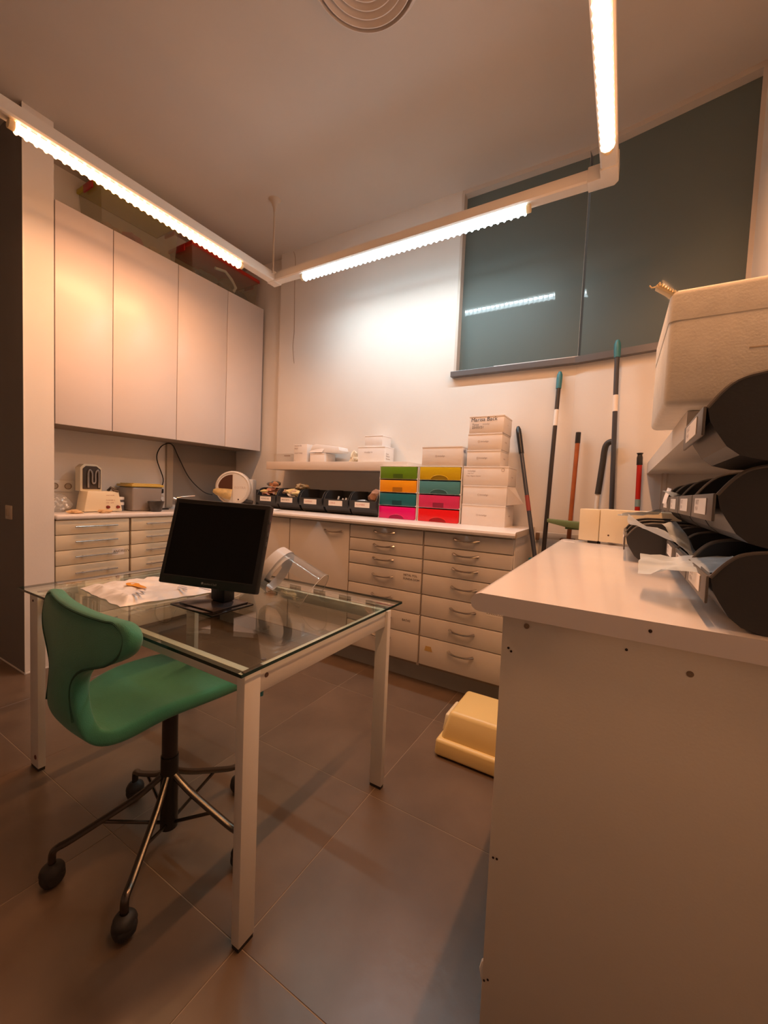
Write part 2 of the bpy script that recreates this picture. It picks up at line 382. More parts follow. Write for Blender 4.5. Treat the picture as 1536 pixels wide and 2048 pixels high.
t1 = clear_tote('storage_tote', 'clear storage box with yellow-green lid on the cupboards behind the lamp', 1.40, 1.945, 3.20, (0.55,0.46,0.03))
t2 = clear_tote('storage_tote', 'clear storage box with red lid on the cupboards in the far corner', 2.06, 2.74, 3.13, (0.50,0.03,0.015))
random.seed(3)
for k,(y,z,r,c,cn) in enumerate(((1.52,2.93,.06,(0.35,0.25,0.15),'brown'),(1.66,2.94,.07,(0.30,0.10,0.08),'dark red'),(1.80,2.92,.06,(0.40,0.33,0.22),'tan'))):
    tag(obj('cloth_bundle', lump((-3.22,y,z),r,k+1,2,0.6,(1,1.1,.75)), mat('cloth_'+cn, c, 0.8)), 'crumpled %s bundle inside the storage box with yellow lid'%cn, 'bundle')
for k,(y,z,r,c,cn) in enumerate(((2.25,2.94,.075,(0.10,0.10,0.08),'black'),(2.45,2.95,.08,(0.16,0.14,0.10),'olive'),(2.62,2.93,.06,(0.08,0.08,0.09),'dark grey'))):
    tag(obj('cloth_bundle', lump((-3.20,y,z),r,k+5,2,0.6,(1,1.2,.8)), mat('cloth_'+cn, c, 0.7)), 'crumpled %s bundle inside the storage box with red lid'%cn, 'bundle')
tag(obj('white_cable', tube([(-3.135,2.30,3.04),(-3.135,2.40,3.06),(-3.135,2.47,3.02),(-3.14,2.52,2.97),(-3.15,2.50,2.93)],0.012,8), white_m), 'short white hose curled inside the storage box with red lid', 'hose')

# ------------------------------------------------------------ lower cabinets, left run (faces +X)
ZL = 0.962
def bar_handle(parent, x, y0, y1, z):
    h = obj('handle', tube([(x+.024,y0,z),(x+.024,y1,z)],0.0048,8), chrome_m, parent)
    for y in (y0+.05, y1-.05): obj('handle_post', tube([(x,y,z),(x+.024,y,z)],0.004,6), chrome_m, h)
LXF = -3.042
ldz = [(0.832,0.925),(0.733,0.829),(0.636,0.730),(0.520,0.633),(0.285,0.517),(0.115,0.282)]
for (y0,y1,lab) in ((1.126,1.572,'cream drawer cabinet beside the wall return, with handwritten label'),(1.578,2.03,'cream drawer cabinet behind the desk monitor, second from the wall return')):
    c = thing('drawer_cabinet', lab, 'cabinet', (-3.2,(y0+y1)/2,0.1))
    obj('cabinet_body', box(-3.415,LXF-.020,y0,y1,0.10,0.925), carcass_m, c)
    for (z0,z1) in ldz:
        d_ = obj('drawer', box(LXF-.018,LXF,y0+.004,y1-.004,z0,z1-.001,0.0025), cream_m, c)
        bar_handle(d_, LXF, y0+.10, y0+.355, (z0+z1)/2+.004 if z1-z0<.12 else z1-.05)
    if y0 < 1.2:
        obj('name_label', box(LXF,LXF+.0006,1.455,1.535,0.668,0.715), label_m, c)
        text(c, "ANDRES'V", (LXF+.0012,1.462,0.686), (0,1,0), (0,0,1), 0.024)
c = thing('corner_cabinet', 'plain cream cabinet in the corner between both worktops, behind the monitor', 'cabinet', (-3.2,2.2,0.1))
obj('cabinet_body', box(-3.415,LXF-.020,2.035,2.70,0.10,0.925), carcass_m, c)
obj('cabinet_door', box(LXF-.018,LXF,2.038,2.225,0.115,0.924,0.0025), cream_m, c)
tag(obj('plinth', box(-3.41,-3.11,1.126,2.30,0,0.098), plinth_m), 'grey plinth under the cream drawer cabinets of the left worktop', 'plinth')
lt = obj('worktop', box(-3.418,-3.028,1.126,2.30,0.927,ZL,0.012,3), top_m); tag(lt, 'white worktop with rounded edge under the wall cupboards', 'worktop')

# ------------------------------------------------------------ lower cabinets, back run (faces -Y)
ZB = 1.005; FY = 2.24
handle_m = mat('satin_nickel', (0.50,0.46,0.42), 0.24, metal=1.0)
def bow_handle(parent, xc, y, z, w=0.15):
    pts = []; rs = []
    for k in range(11):
        u = -1+2*k/10; pts.append((xc+u*w/2, y-.022*(1-u**4)-.003, z+.008*(abs(u)**2)-.006)); rs.append(0.0055+0.0040*u*u)
    obj('handle', tube(pts, rs, 8, flat=0.85), handle_m, parent)
bdz = [(0.877,0.962),(0.791,0.874),(0.704,0.788),(0.576,0.701),(0.444,0.573),(0.317,0.441),(0.140,0.314)]
cc = thing('base_cabinet', 'beige base cabinet with one plain door at the corner behind the monitor', 'cabinet', (-2.4,2.5,0.12))
obj('cabinet_body', box(-3.0,-2.135,2.262,2.73,0.12,0.965), carcass_m, cc)
obj('cabinet_door', box(-2.66,-2.136,FY,FY+.018,0.137,0.962,0.003), beige_m, cc)
obj('filler_panel', box(-3.02,-2.664,FY,FY+.018,0.137,0.962,0.002), beige_m, cc)
c = thing('base_cabinet', 'beige base cabinet with one door and bow handle left of the drawers', 'cabinet', (-1.86,2.5,0.12))
obj('cabinet_body', box(-2.13,-1.587,2.262,2.73,0.12,0.965), carcass_m, c)
d_ = obj('cabinet_door', box(-2.128,-1.588,FY,FY+.018,0.137,0.962,0.004), beige_m, c); bow_handle(d_, -1.72, FY, 0.905)
for (x0,x1,lab) in ((-1.583,-1.035,'beige seven-drawer cabinet in the middle of the back worktop'),(-1.030,-0.492,'beige seven-drawer cabinet at the free end of the back worktop')):
    c = thing('drawer_cabinet', lab, 'cabinet', ((x0+x1)/2,2.5,0.12))
    obj('cabinet_body', box(x0,x1-.019,2.262,2.735,0.12,0.965,0.001), carcass_m, c)
    obj('end_panel', box(x1-.0185,x1,2.260,2.735,0.12,0.965,0.001), beige_m, c)
    for i,(z0,z1) in enumerate(bdz):
        d_ = obj('drawer', box(x0+.003,x1-.004,FY,FY+.0215,z0,z1-.0012,0.0035), beige_m, c)
        bow_handle(d_, (x0+x1)/2+.0, FY, (z0+z1)/2+.012 if i<6 else z1-.055)
    if x0 < -1.2:
        text(c, "METAL POL", (-1.16,FY-.0015,0.672), (1,0,0), (0,0,1), 0.019)
        text(c, "FUNDA DOM", (-1.16,FY-.0015,0.648), (1,0,0), (0,0,1), 0.019)
        text(c, "BATAS", (-1.155,FY-.0015,0.385), (1,0,0), (0,0,1), 0.020)
    else:
        obj('name_label', box(-0.625,-0.535,FY-.0008,FY,0.522,0.556), label_m, c)
        text(c, "SUPRANODIA", (-0.625,FY-.0015,0.530), (1,0,0), (0,0,1), 0.0165)
        obj('tape_patch', prism([(-0.992,0.232),(-0.94,0.232),(-0.95,0.262),(-0.985,0.262)],1,FY-.0012,FY-.0002), mat('yellow_tape',(0.55,0.36,0.12),0.6), c)
tag(obj('plinth', box(-3.0,-0.50,2.315,2.34,0,0.118), plinth_m), 'grey plinth recessed under the beige drawer cabinets of the back worktop', 'plinth')
b = prism([(2.20,ZB-.030),(2.196,ZB-.018),(2.20,ZB-.006),(2.212,ZB),(2.738,ZB),(2.738,ZB-.036),(2.212,ZB-.036)],0,-3.415,-0.482)
tag(obj('worktop', b, top_m), 'long white worktop with chipped end along the back wall', 'worktop')
wtb = [o for o in bpy.data.objects if o.get('label','').startswith('long white worktop')][0]
edgechip = mat('bare_chipboard', (0.38,0.24,0.12), 0.9, bump=0.6, bscale=200, var=0.3, vscale=60)

obj('bare_end_edge', box(-0.4819,-0.4812,2.215,2.735,ZB-.033,ZB-.004), mat('pale_edge_band',(0.62,0.54,0.45),0.7), wtb)
obj('chipped_patch', lump((-0.487,2.206,ZB-.020),0.014,3,2,0.6,(.6,.6,1.0)), edgechip, wtb)
obj('chipped_patch', lump((-0.4845,2.245,ZB-.018),0.010,6,2,0.6,(.4,.8,1.0)), edgechip, wtb)
# ------------------------------------------------------------ right counter in the foreground
ZR = 0.99
rc = thing('counter_cabinet', 'big plain white counter cabinet in the foreground, its side panel towards the viewer', 'cabinet', (0.12,1.5,0))
obj('side_panel', box(-0.205,0.452,0.866,0.886,0.0,0.949,0.001), grey_panel_m, rc)
obj('cabinet_body', box(-0.185,0.452,0.888,2.235,0.06,0.948), carcass_m, rc)
obj('cabinet_door', box(-0.204,-0.187,0.892,1.55,0.11,0.94,0.002), beige_m, rc)
obj('cabinet_door', box(-0.204,-0.187,1.555,2.23,0.11,0.94,0.002), beige_m, rc)
obj('door_pull', tube([(-0.204,0.91,0.06),(-0.213,0.91,0.068),(-0.217,0.91,0.088),(-0.213,0.91,0.108),(-0.204,0.91,0.116)],0.006,8), white_m, rc)
holem = mat('dark_hole', (0.03,0.012,0.008), 0.8); screwm = mat('screw_cap', (0.28,0.20,0.13), 0.5, metal=0.3)
def disc(x, z, r, m, nm, y=0.8655):
    obj(nm, lathe([(0.0005,0),(r,0),(r,.0012),(0.0005,.0012)],12,M=Matrix.Translation((x,y,z)) @ Matrix.Rotation(PI/2,4,'X')), m, rc)
for (x,z) in ((-0.156,0.932),(0.118,0.905)): disc(x,z,0.0055,screwm,'screw_head')
for (x,z) in ((-0.190,0.878),(-0.184,0.872),(0.022,0.925),(-0.196,0.408),(-0.188,0.409),(-0.200,0.118),(-0.192,0.125)): disc(x,z,0.0024,holem,'screw_hole')
b = prism([(-0.250,ZR),(-0.262,ZR-.004),(-0.269,ZR-.013),(-0.271,ZR-.022),(-0.268,ZR-.032),(-0.260,ZR-.038),(-0.250,ZR-.040),(0.455,ZR-.040),(0.455,ZR)],1,0.845,2.257,bev=0.0)
rt = tag(obj('worktop', b, top_m), 'white foreground worktop with rounded edge carrying black bins', 'worktop')
obj('screw_hole', lathe([(0.0005,0),(.003,0),(.003,.001),(0.0005,.001)],12,M=Matrix.Translation((0.055,0.8448,0.973)) @ Matrix.Rotation(PI/2,4,'X')), holem, rt)

# ------------------------------------------------------------ glass desk
dk = thing('glass_desk', 'glass-topped desk with white metal frame carrying the monitor', 'desk', (-1.44,1.06,0))
def desk_glass():
    b = box(-2.112,-0.766,0.655,1.480,0.732,0.741)
    for f in b.faces: f.material_index = 0 if abs(f.normal.z) > .5 else 1
    return b
dg = obj('glass_top', desk_glass(), [glass_m, edge_m], dk, smooth=False)
for (x0,x1,y0,y1) in ((-0.802,-0.773,0.672,0.724),(-0.818,-0.764,1.360,1.385),(-2.045,-1.972,0.672,0.698),(-2.045,-1.972,1.360,1.385)):
    l = obj('leg', box(x0,x1,y0,y1,0.012,0.728,0.002), whitemetal_m, dk)
    obj('foot', box(x0+.002,x1-.002,y0+.002,y1-.002,0.0,0.012), rubber_m, l)
obj('rail', box(-0.802,-0.775,0.724,1.360,0.665,0.728,0.002), whitemetal_m, dk)
obj('rail', box(-2.040,-2.012,0.698,1.360,0.665,0.728,0.002), whitemetal_m, dk)
obj('rail', box(-1.972,-0.802,0.690,0.712,0.685,0.728,0.002), whitemetal_m, dk)
obj('rail', box(-1.972,-0.818,1.362,1.382,0.685,0.728,0.002), whitemetal_m, dk)
boltm = mat('dark_bolt', (0.10,0.05,0.03), 0.5)
for (x,y) in ((-0.788,0.71),(-0.790,1.41),(-2.02,0.72)):
    obj('glass_pad', box(x-.008,x+.008,y-.03,y+.03,0.7285,0.7318,0.001), boltm, dk)
obj('bolt', lathe([(0.0005,0),(.007,0),(.006,.002),(0.0005,.002)],14,M=Matrix.Translation((-0.7755,0.745,0.705)) @ Matrix.Rotation(PI/2,4,'Y')), boltm, dk)
obj('bolt', lathe([(0.0005,0),(.007,0),(.006,.002),(0.0005,.002)],14,M=Matrix.Translation((-0.790,0.748,0.7415))), mat('steel_bolt',(0.25,0.24,0.23),0.3,metal=1), dk)
obj('bolt', lathe([(0.0005,0),(.005,0),(.004,.002),(0.0005,.002)],14,M=Matrix.Translation((-2.01,0.6715,0.70)) @ Matrix.Rotation(PI/2,4,'X')), boltm, dk)
obj('bolt', lathe([(0.0005,0),(.010,0),(.008,.002),(0.0005,.002)],14,M=Matrix.Translation((-1.995,0.6715,0.055)) @ Matrix.Rotation(PI/2,4,'X')), mat('red_brown_plug',(0.12,0.02,0.015),0.5), dk)
obj('adjuster', tube([(-0.788,0.74,0.665),(-0.788,0.74,0.648)],0.006,8), tealp_m, dk)

# ------------------------------------------------------------ monitor
mon = thing('monitor', 'black flat monitor with blank screen on the glass desk', 'monitor', (-1.30,0.98,0.741))
obj('stand_base', box(-1.425,-1.185,0.880,1.065,0.7412,0.749,0.003), glossblack_m, mon)
obj('stand_plate', box(-1.400,-1.205,0.900,1.055,0.7492,0.755,0.002), mat('stand_trim',(0.05,0.04,0.04),0.15), mon)
obj('stand_neck', box(-1.335,-1.255,0.985,1.035,0.755,0.93,0.008), blackp_m, mon)
MM = Matrix.Translation((-1.279,0.955,0.978)) @ Matrix.Rotation(0.337,4,'Z') @ Matrix.Rotation(-0.252,4,'X') @ Matrix.Rotation(0.03,4,'Y')
hw, hh = 0.197, 0.160
scr = obj('housing', box(-hw,hw,0.0,0.030,-hh,hh,0.006,M=MM), blackp_m, mon)
obj('rear_bulge', box(-hw*.75,hw*.75,0.030,0.058,-hh*.7,hh*.7,0.012,M=MM), blackp_m, scr)
obj('screen', box(-hw+.018,hw-.018,-0.0006,0.003,-hh+.034,hh-.018,M=MM), screen_m, mon)
rimm = mat('bezel_rim', (0.03,0.03,0.03), 0.2)
obj('bezel_line', box(-hw+.016,hw-.016,-0.0015,0.0,-hh+.031,-hh+.0335,M=MM), rimm, mon)
obj('bezel_line', box(-hw+.016,hw-.016,-0.0015,0.0,hh-.0175,hh-.0155,M=MM), rimm, mon)
obj('bezel_line', box(-hw+.015,-hw+.017,-0.0015,0.0,-hh+.031,hh-.0155,M=MM), rimm, mon)
logo_m = mat('grey_logo', (0.22,0.22,0.21), 0.4)
def mtext(s, x, z, size):
    p = MM @ Vector((x,-0.0018,z)); r = (MM.to_3x3() @ Vector((1,0,0))); u = (MM.to_3x3() @ Vector((0,0,1)))
    text(mon, s, p, r, u, size, logo_m, name='logo')
mtext('packard bell', -0.008, -hh+.012, 0.0105)
obj('logo_mark', lathe([(0.0005,0),(.0045,0),(.0045,.001),(0.0005,.001)],6,M=MM @ Matrix.Translation((-0.015,-0.0008,-hh+.0155)) @ Matrix.Rotation(PI/2,4,'X')), logo_m, mon)
for z in (0.10,0.055,0.02):
    obj('side_button', box(hw-.001,hw+.002,0.008,0.018,z-.008,z+.008,0.001,M=MM), mat('button_grey',(0.06,0.06,0.06),0.4), mon)

# ------------------------------------------------------------ parcel bag on the desk
bg = thing('mailing_bag', 'crumpled white printed plastic bag lying flat on the glass desk', 'bag', (-1.70,0.95,0.742))
b = nbm(); nx, ny = 46, 34; V = []
cA, cB, cC, cD = Vector((-1.905,0.79,0)), Vector((-1.525,0.757,0)), Vector((-1.455,1.09,0)), Vector((-1.80,1.26,0))
for j in range(ny+1):
    row = []
    for i in range(nx+1):
        u, v = i/nx, j/ny; p = cA*(1-u)*(1-v)+cB*u*(1-v)+cC*u*v+cD*(1-u)*v
        e = min(u,1-u,v,1-v); h = 0.014*min(1,e*9)
        wr = abs(noise.noise(p*13))*0.020 + abs(noise.noise(p*31+Vector((4,2,1))))*0.009
        p = p + Vector((noise.noise(Vector((v*7,u*3,1)))*.008, noise.noise(Vector((u*7,v*3,5)))*.008, 0))
        row.append(b.verts.new((p.x,p.y,0.7435+h+wr*min(1,e*9+.2))))
    V.append(row)
for j in range(ny):
    for i in range(nx): b.faces.new((V[j][i],V[j][i+1],V[j+1][i+1],V[j+1][i]))
r_ = bmesh.ops.extrude_face_region(b, geom=b.faces[:])
for v in [g for g in r_['geom'] if isinstance(g, bmesh.types.BMVert)]: v.co.z = 0.7422
bmesh.ops.recalc_face_normals(b, faces=b.faces[:])
obj('bag_film', b, mat('white_poly_bag',(0.80,0.78,0.76),0.35,var=0.03,vscale=10), bg)
obj('orange_print', prism([(-1.700+.055*math.cos(t)*(1 if math.cos(t)<0 else 1.5),0.900+.022*math.sin(t)*(1 if math.cos(t)<0 else .6)) for t in [2*PI*k/18 for k in range(18)]],2,0.7705,0.7712), mat('orange_print',(0.75,0.30,0.01),0.5), bg)
pm = mat('faint_blue_print',(0.35,0.36,0.42),0.6)
for k,(x,y,l) in enumerate(((-1.56,1.00,.05),(-1.545,0.985,.06),(-1.47,1.03,.07),(-1.60,0.86,.04),(-1.585,0.84,.05),(-1.57,0.82,.05))):
    obj('print_line', box(x,x+l,y,y+.006,0.7705,0.7712), pm, bg)

# ------------------------------------------------------------ face shield
fs = thing('face_shield', 'clear plastic face shield with white headband beside the monitor', 'face shield', (-1.10,1.20,0.742))
ax = Vector((0.44,0.15,-0.25)).normalized()
sx = Vector((-0.30,0.95,0)).normalized(); sx = (sx-ax*sx.dot(ax)).normalized(); sy = ax.cross(sx).normalized()
if sy.z < 0: sy = -sy
def visor(bm_r, a0, a1, L0, L1, n=28, c0=Vector((-1.235,1.19,0.858))):
    b = nbm(); V = []
    for i in range(n+1):
        t = a0+(a1-a0)*i/n; row = []
        for L_ in (L0, (L0+L1)/2, L1):
            rr = bm_r*(1+0.25*(L_-L0)); row.append(b.verts.new(c0 + ax*L_ + sx*math.cos(t)*rr + sy*math.sin(t)*rr*0.92))
        V.append(row)
    for i in range(n):
        for k in range(2): b.faces.new((V[i][k],V[i+1][k],V[i+1][k+1],V[i][k+1]))
    return b
obj('visor', visor(0.110,-0.12,PI+0.15,0.0,0.215), visor_m, fs)
def arc_band(R_, a0, a1, L0, L1, m, nm, c0=Vector((-1.235,1.19,0.858))):
    b = visor(R_, a0, a1, L0, L1, 30, c0); r = bmesh.ops.extrude_face_region(b, geom=b.faces[:])
    for v in [g for g in r['geom'] if isinstance(g, bmesh.types.BMVert)]:
        q = v.co-c0; q = q-ax*q.dot(ax); v.co += q.normalized()*0.0015
    bmesh.ops.recalc_face_normals(b, faces=b.faces[:]); obj(nm, b, m, fs)
band_m = clear_mat('milky_band', (0.85,0.87,0.88), 0.15, diff=0.6, dcol=(0.72,0.73,0.76))
arc_band(0.112,-0.12,PI+0.12,0.0,0.040,band_m,'brow_band')
arc_band(0.086,-PI*.45,PI*1.4,0.015,0.05,band_m,'headband')
obj('band_clip', tube([Vector((-1.235,1.19,0.858))+sx*(-0.10)+ax*0.02, Vector((-1.235,1.19,0.858))+sx*(-0.10)+ax*0.06],0.006,8), blackp_m, fs)
obj('chin_edge', tube([Vector((-1.235,1.19,0.858))+ax*0.215+sx*math.cos(t)*.116+sy*math.sin(t)*.1066 for t in [(-0.12+(PI+.24)*k/24) for k in range(25)]],0.0012,6), mat('visor_edge',(0.5,0.52,0.52),0.2), fs)

# ------------------------------------------------------------ green swivel chair
CX, CY = -1.235, 0.770
ch = thing('swivel_chair', 'green fabric swivel chair with winged back on a five-star castor base', 'chair', (CX,CY,0), 0.0)
def shell_bm():
    # rows: y, z, half width, side lift (z), side forward (y), edge drop
    rows = [(0.245,0.505,0.185,-0.020,-0.01),(0.20,0.520,0.205,-0.020,0),(0.10,0.515,0.215,-0.005,0),(0.0,0.505,0.212,0.012,0),(-0.08,0.500,0.200,0.012,0.0),
            (-0.15,0.490,0.182,-0.004,0.01),(-0.210,0.486,0.168,-0.006,0.012),(-0.243,0.505,0.150,-0.006,0.015),(-0.254,0.550,0.112,-0.004,0.02),(-0.254,0.610,0.088,0.0,0.02),(-0.250,0.655,0.094,0.002,0.02),(-0.244,0.690,0.145,0.005,0.02),
            (-0.238,0.716,0.245,0.010,0.030),(-0.231,0.745,0.298,0.012,0.035),(-0.223,0.780,0.312,0.012,0.035),(-0.215,0.808,0.300,0.008,0.030),(-0.208,0.830,0.255,0.004,0.020)]
    b = nbm(); nx = 14; V = []
    for (y,z,w,lift,fwd) in rows:
        row = []
        for i in range(nx+1):
            u = -1+2*i/nx; q = Matrix.Rotation(CROT,3,'Z') @ Vector((u*w, y+fwd*u*u, 0)); row.append(b.verts.new((SXO+q.x, SYO+q.y, z+lift*u*u)))
        V.append(row)
    for j in range(len(V)-1):
        for i in range(nx): b.faces.new((V[j][i],V[j][i+1],V[j+1][i+1],V[j+1][i]))
    return b, V
SXO, SYO, CROT = CX-0.085, CY-0.005, -0.07
b, V = shell_bm()
pip = []
rows = len(V)
edge = [Vector(V[j][0].co) for j in range(rows)] + [Vector(v.co) for v in V[-1][1:-1]] + [Vector(V[j][-1].co) for j in range(rows-1,-1,-1)]
sh = obj('seat_shell', b, green_fab, ch, smooth=True)
md = sh.modifiers.new('s','SOLIDIFY'); md.thickness = 0.045; md.offset = 0.0
md = sh.modifiers.new('b','SUBSURF'); md.levels = 2; md.render_levels = 2
def catmull(P, n=4):
    out = []
    for i in range(len(P)-1):
        p0, p1, p2, p3 = P[max(i-1,0)], P[i], P[i+1], P[min(i+2,len(P)-1)]
        for k in range(n):
            t = k/n; out.append(0.5*((2*p1)+(p2-p0)*t+(2*p0-5*p1+4*p2-p3)*t*t+(3*p1-p0-3*p2+p3)*t**3))
    out.append(P[-1]); return out
bk = []
for q in edge: bk.append(q)
# piping around the rear face of the back
cen = Vector((SXO, SYO-0.02, 0.70))
Ri = Matrix.Rotation(-CROT,3,'Z'); Rf = Matrix.Rotation(CROT,3,'Z'); rear = []
for q in edge:
    l = Ri @ Vector((q.x-SXO, q.y-SYO, q.z))
    if l.z > 0.54 and l.y < -0.05: rear.append(Rf @ Vector((l.x*0.90, l.y-0.027, l.z-0.006)) + Vector((SXO,SYO,0)))
obj('piping', tube(catmull(rear,3),0.0035,6), green_pipe, sh)
# column and five-star base
obj('gas_column', tube([(CX,CY,0.055),(CX,CY,0.30)],0.027,18), mat('black_column',(0.012,0.011,0.010),0.3), ch)
obj('upper_column', tube([(CX,CY,0.30),(CX,CY,0.487)],0.024,18), mat('black_column_upper',(0.02,0.016,0.014),0.3), ch)
obj('seat_bracket', box(CX-.09,CX+.05,CY-.07,CY+.07,0.465,0.482,0.004), darkmetal_m, ch)
Cast = [(-1.374,0.501),(-1.055,0.540),(-0.965,0.84),(-1.222,1.045),(-1.515,0.810)]
for k,(x,y) in enumerate(Cast):
    d = Vector((x-CX,y-CY,0)); Ln = d.length; d.normalize()
    def Pq(r, z): q = Vector((CX,CY,0))+d*r; return (q.x,q.y,z)
    L = obj('leg', tube(catmull([Vector(Pq(0.022,0.235)),Vector(Pq(0.05,0.215)),Vector(Pq(0.10,0.185)),Vector(Pq(Ln-.05,0.122)),Vector(Pq(Ln-.012,0.110)),Vector(Pq(Ln,0.095)),Vector(Pq(Ln,0.058))],4),[0.011]*25,10,flat=0.9), darkmetal_m, ch)
    obj('strut', tube([Pq(0.022,0.075),Pq(Ln*.62,0.148)],0.0055,8), darkmetal_m, L)
    # twin-wheel castor with an egg-shaped hood
    wd = Vector((-d.y,d.x,0)).normalized(); a = 0.5*k+0.4; wd = (Matrix.Rotation(a,3,'Z') @ wd)
    Mw = Matrix.Translation((x,y,0.031)) @ Matrix.Rotation(math.atan2(wd.y,wd.x),4,'Z') @ Matrix.Rotation(PI/2,4,'Y')
    prof = [(0.0005,-.027),(0.018,-.025),(0.028,-.016),(0.031,-.004),(0.031,.004),(0.028,.016),(0.018,.025),(0.0005,.027)]
    cst = obj('castor', lathe(prof,22,M=Mw), rubber_m, ch)
    obj('castor_hood', lump((x,y,0.042),0.030,k,3,0.12,(1.0,1.0,0.95)), rubber_m, cst)

# ------------------------------------------------------------ bins
def bin_proto(w, L_, name, label, group, sc=1.0, lm=lip_m):
    t = thing(name, label, 'bin', (0,0,0), 0, group)
    side = [(0.0,.085),(.016,.108),(.035,.126),(.062,.1345),(.10,.1375),(L_,.1375),(L_,.0),(.075,.0),(.045,.008),(.028,.022),(.014,.045),(.005,.062)]
    side = [(y, z*sc) for y,z in side]
    for s in (-1,1):
        x0 = s*(w/2) - (0.003 if s > 0 else 0)
        o = obj('side_panel', prism(side,0,x0,x0+.003), bin_m, t, local=True, smooth=False)
        rim = [(s*(w/2)-s*.0015, y, z) for y,z in [(0.0,.085*sc),(.016,.108*sc),(.035,.126*sc),(.062,.1345*sc),(.10,.1375*sc),(L_,.1375*sc)]]
        obj('rim', tube([Vector(q) for q in catmull([Vector(r) for r in rim],3)],0.003,6), lm, o, local=True)  # lighter lip grey on the stacking bins paints in the rim highlights
    path = [(0.0,.085),(.005,.062),(.014,.045),(.028,.022),(.045,.008),(.075,.0),(L_,.0),(L_,.1375)]
    path = [(y,z*sc) for y,z in path]; inn = [(y+.004,z+.003) for y,z in path[:-2]]+[(L_-.004,.003),(L_-.004,.1375*sc)]
    obj('tray', prism(path+inn[::-1],0,-w/2+.0032,w/2-.0032), bin_m, t, local=True, smooth=False)
    lipp = obj('front_lip', box(-w/2,w/2,-.006,-.001,.040*sc,.088*sc,.0022,2), lm, t, local=True)
    obj('label_card', box(-w*.28,w*.28,-.0075,-.0062,.050*sc,.080*sc), label_m, lipp, local=True)
    return t
# back worktop bins face -Y
bp = bin_proto(0.228, 0.24, 'storage_bin', '', 'open bins on the back worktop', 1.28, bin_m)
bl = ['black open bin full of pink and brown pieces, nearest the wall corner','black open bin full of yellow and white pieces, second from the corner','nearly empty black open bin with a red piece, middle of the row','black open bin with a few white sticks, fourth from the corner','black open bin with brown bundle, next to the coloured drawers']
bx = [-2.595,-2.355,-2.105,-1.858,-1.617]
for k in range(5):
    L_ = (bx[k],2.435,ZB)
    if k == 0: bp.matrix_basis = Matrix.Translation(L_); bp['label'] = bl[0]
    else: copy_tree(bp, L_, 0, bl[k])
bpy.context.view_layer.update()
for k,s in enumerate(('MONOS 4/6','BRACKETS','LAMINAS','CERAS','ALAMBRE')):
    par = [o for o in bpy.data.objects if o.parent is None and o.name.startswith('storage_bin') and abs(o.matrix_basis.translation.x-bx[k])<.01][0]
    text(par, s, (bx[k]-.052,2.427,ZB+.078), (1,0,0),(0,0,1),0.018, ink_m if k<2 else mat('pink_print',(0.6,0.25,0.22),0.7))
def lumps(n, cx, cy, cz, spx, spy, spz, cols, name, lab, cat, seed, r0=.026, r1=.040, grp=None):
    random.seed(seed)
    for k in range(n):
        cn, c = cols[k%len(cols)]
        p = (cx+random.uniform(-spx,spx), cy+random.uniform(-spy,spy), cz+random.uniform(-spz,spz))
        o = obj(name, lump(p, random.uniform(r0,r1), seed+k, 2, 0.8, (1.2,1,.6)), mat('piece_'+cn.replace(' ','_'), c, 0.55, var=0.1, vscale=30))
        tag(o, lab % cn, cat, (grp or lab) % cn if '%' in (grp or lab) else grp)
lumps(8, bx[0], 2.50, 1.150, .065,.04,.02, [('pink',(0.75,0.42,0.34)),('brown',(0.28,0.13,0.07)),('yellow',(0.72,0.55,0.22))], 'packaged_piece', 'small %s wrapped piece heaped in the bin nearest the corner','piece', 11, grp='%s pieces in the corner bin')
lumps(3, bx[0]+.06, 2.52, 1.215, .05,.03,.012, [('dark grey',(0.08,0.08,0.08)),('orange brown',(0.50,0.22,0.10))], 'packaged_piece', '%s crumpled piece on top of the heap in the corner bin','piece', 31, grp='%s pieces topping the corner bin')
lumps(8, bx[1], 2.50, 1.145, .065,.04,.02, [('pale yellow',(0.75,0.60,0.28)),('white',(0.75,0.73,0.70)),('tan',(0.55,0.38,0.24))], 'packaged_piece', 'small %s piece heaped in the second bin from the corner','piece', 17, grp='%s pieces in the second bin')
lumps(3, bx[1]+.05, 2.55, 1.20, .07,.03,.012, [('khaki',(0.35,0.27,0.16))], 'packaged_piece', '%s folded piece topping the second bin from the corner','piece', 37, grp='%s pieces topping the second bin')
tag(obj('red_piece', lump((bx[2]+.04,2.52,1.10),0.028,3,2,0.5,(1.5,1,.4)), mat('piece_red',(0.55,0.08,0.06),0.5)), 'small red piece lying in the nearly empty middle bin', 'piece')
for k,(dx,l) in enumerate(((-.04,.045),(.0,.03),(.03,.035),(.055,.025))):
    tag(obj('white_stick', tube([(bx[3]+dx,2.50,1.075),(bx[3]+dx+.012,2.51,1.095+l)],0.007,8), white_m), 'short white stick in the fourth bin from the corner', 'stick', 'white sticks in the fourth bin')
tag(obj('wrapped_bundle', lump((bx[4]+.055,2.52,1.15),0.06,9,2,0.5,(.9,.7,.8)), mat('brown_bundle',(0.38,0.20,0.12),0.7,var=0.3,vscale=40)), 'brown striped bundle standing in the bin beside the coloured drawers', 'bundle')
tag(obj('clear_pouch', lump((bx[4]-.04,2.49,1.105),0.045,12,2,0.7,(1.1,.8,.5)), bag_m), 'crumpled clear pouch in the bin beside the coloured drawers', 'pouch')
tag(obj('paper_sheet', sheet([(-2.90,2.23,ZB+.004),(-2.30,2.23,ZB+.004),(-2.38,2.40,ZB+.006),(-2.86,2.41,ZB+.01)],24,10,0.003,3,0.001), coolcard_m), 'white paper sheets spread in front of the black bins', 'paper')

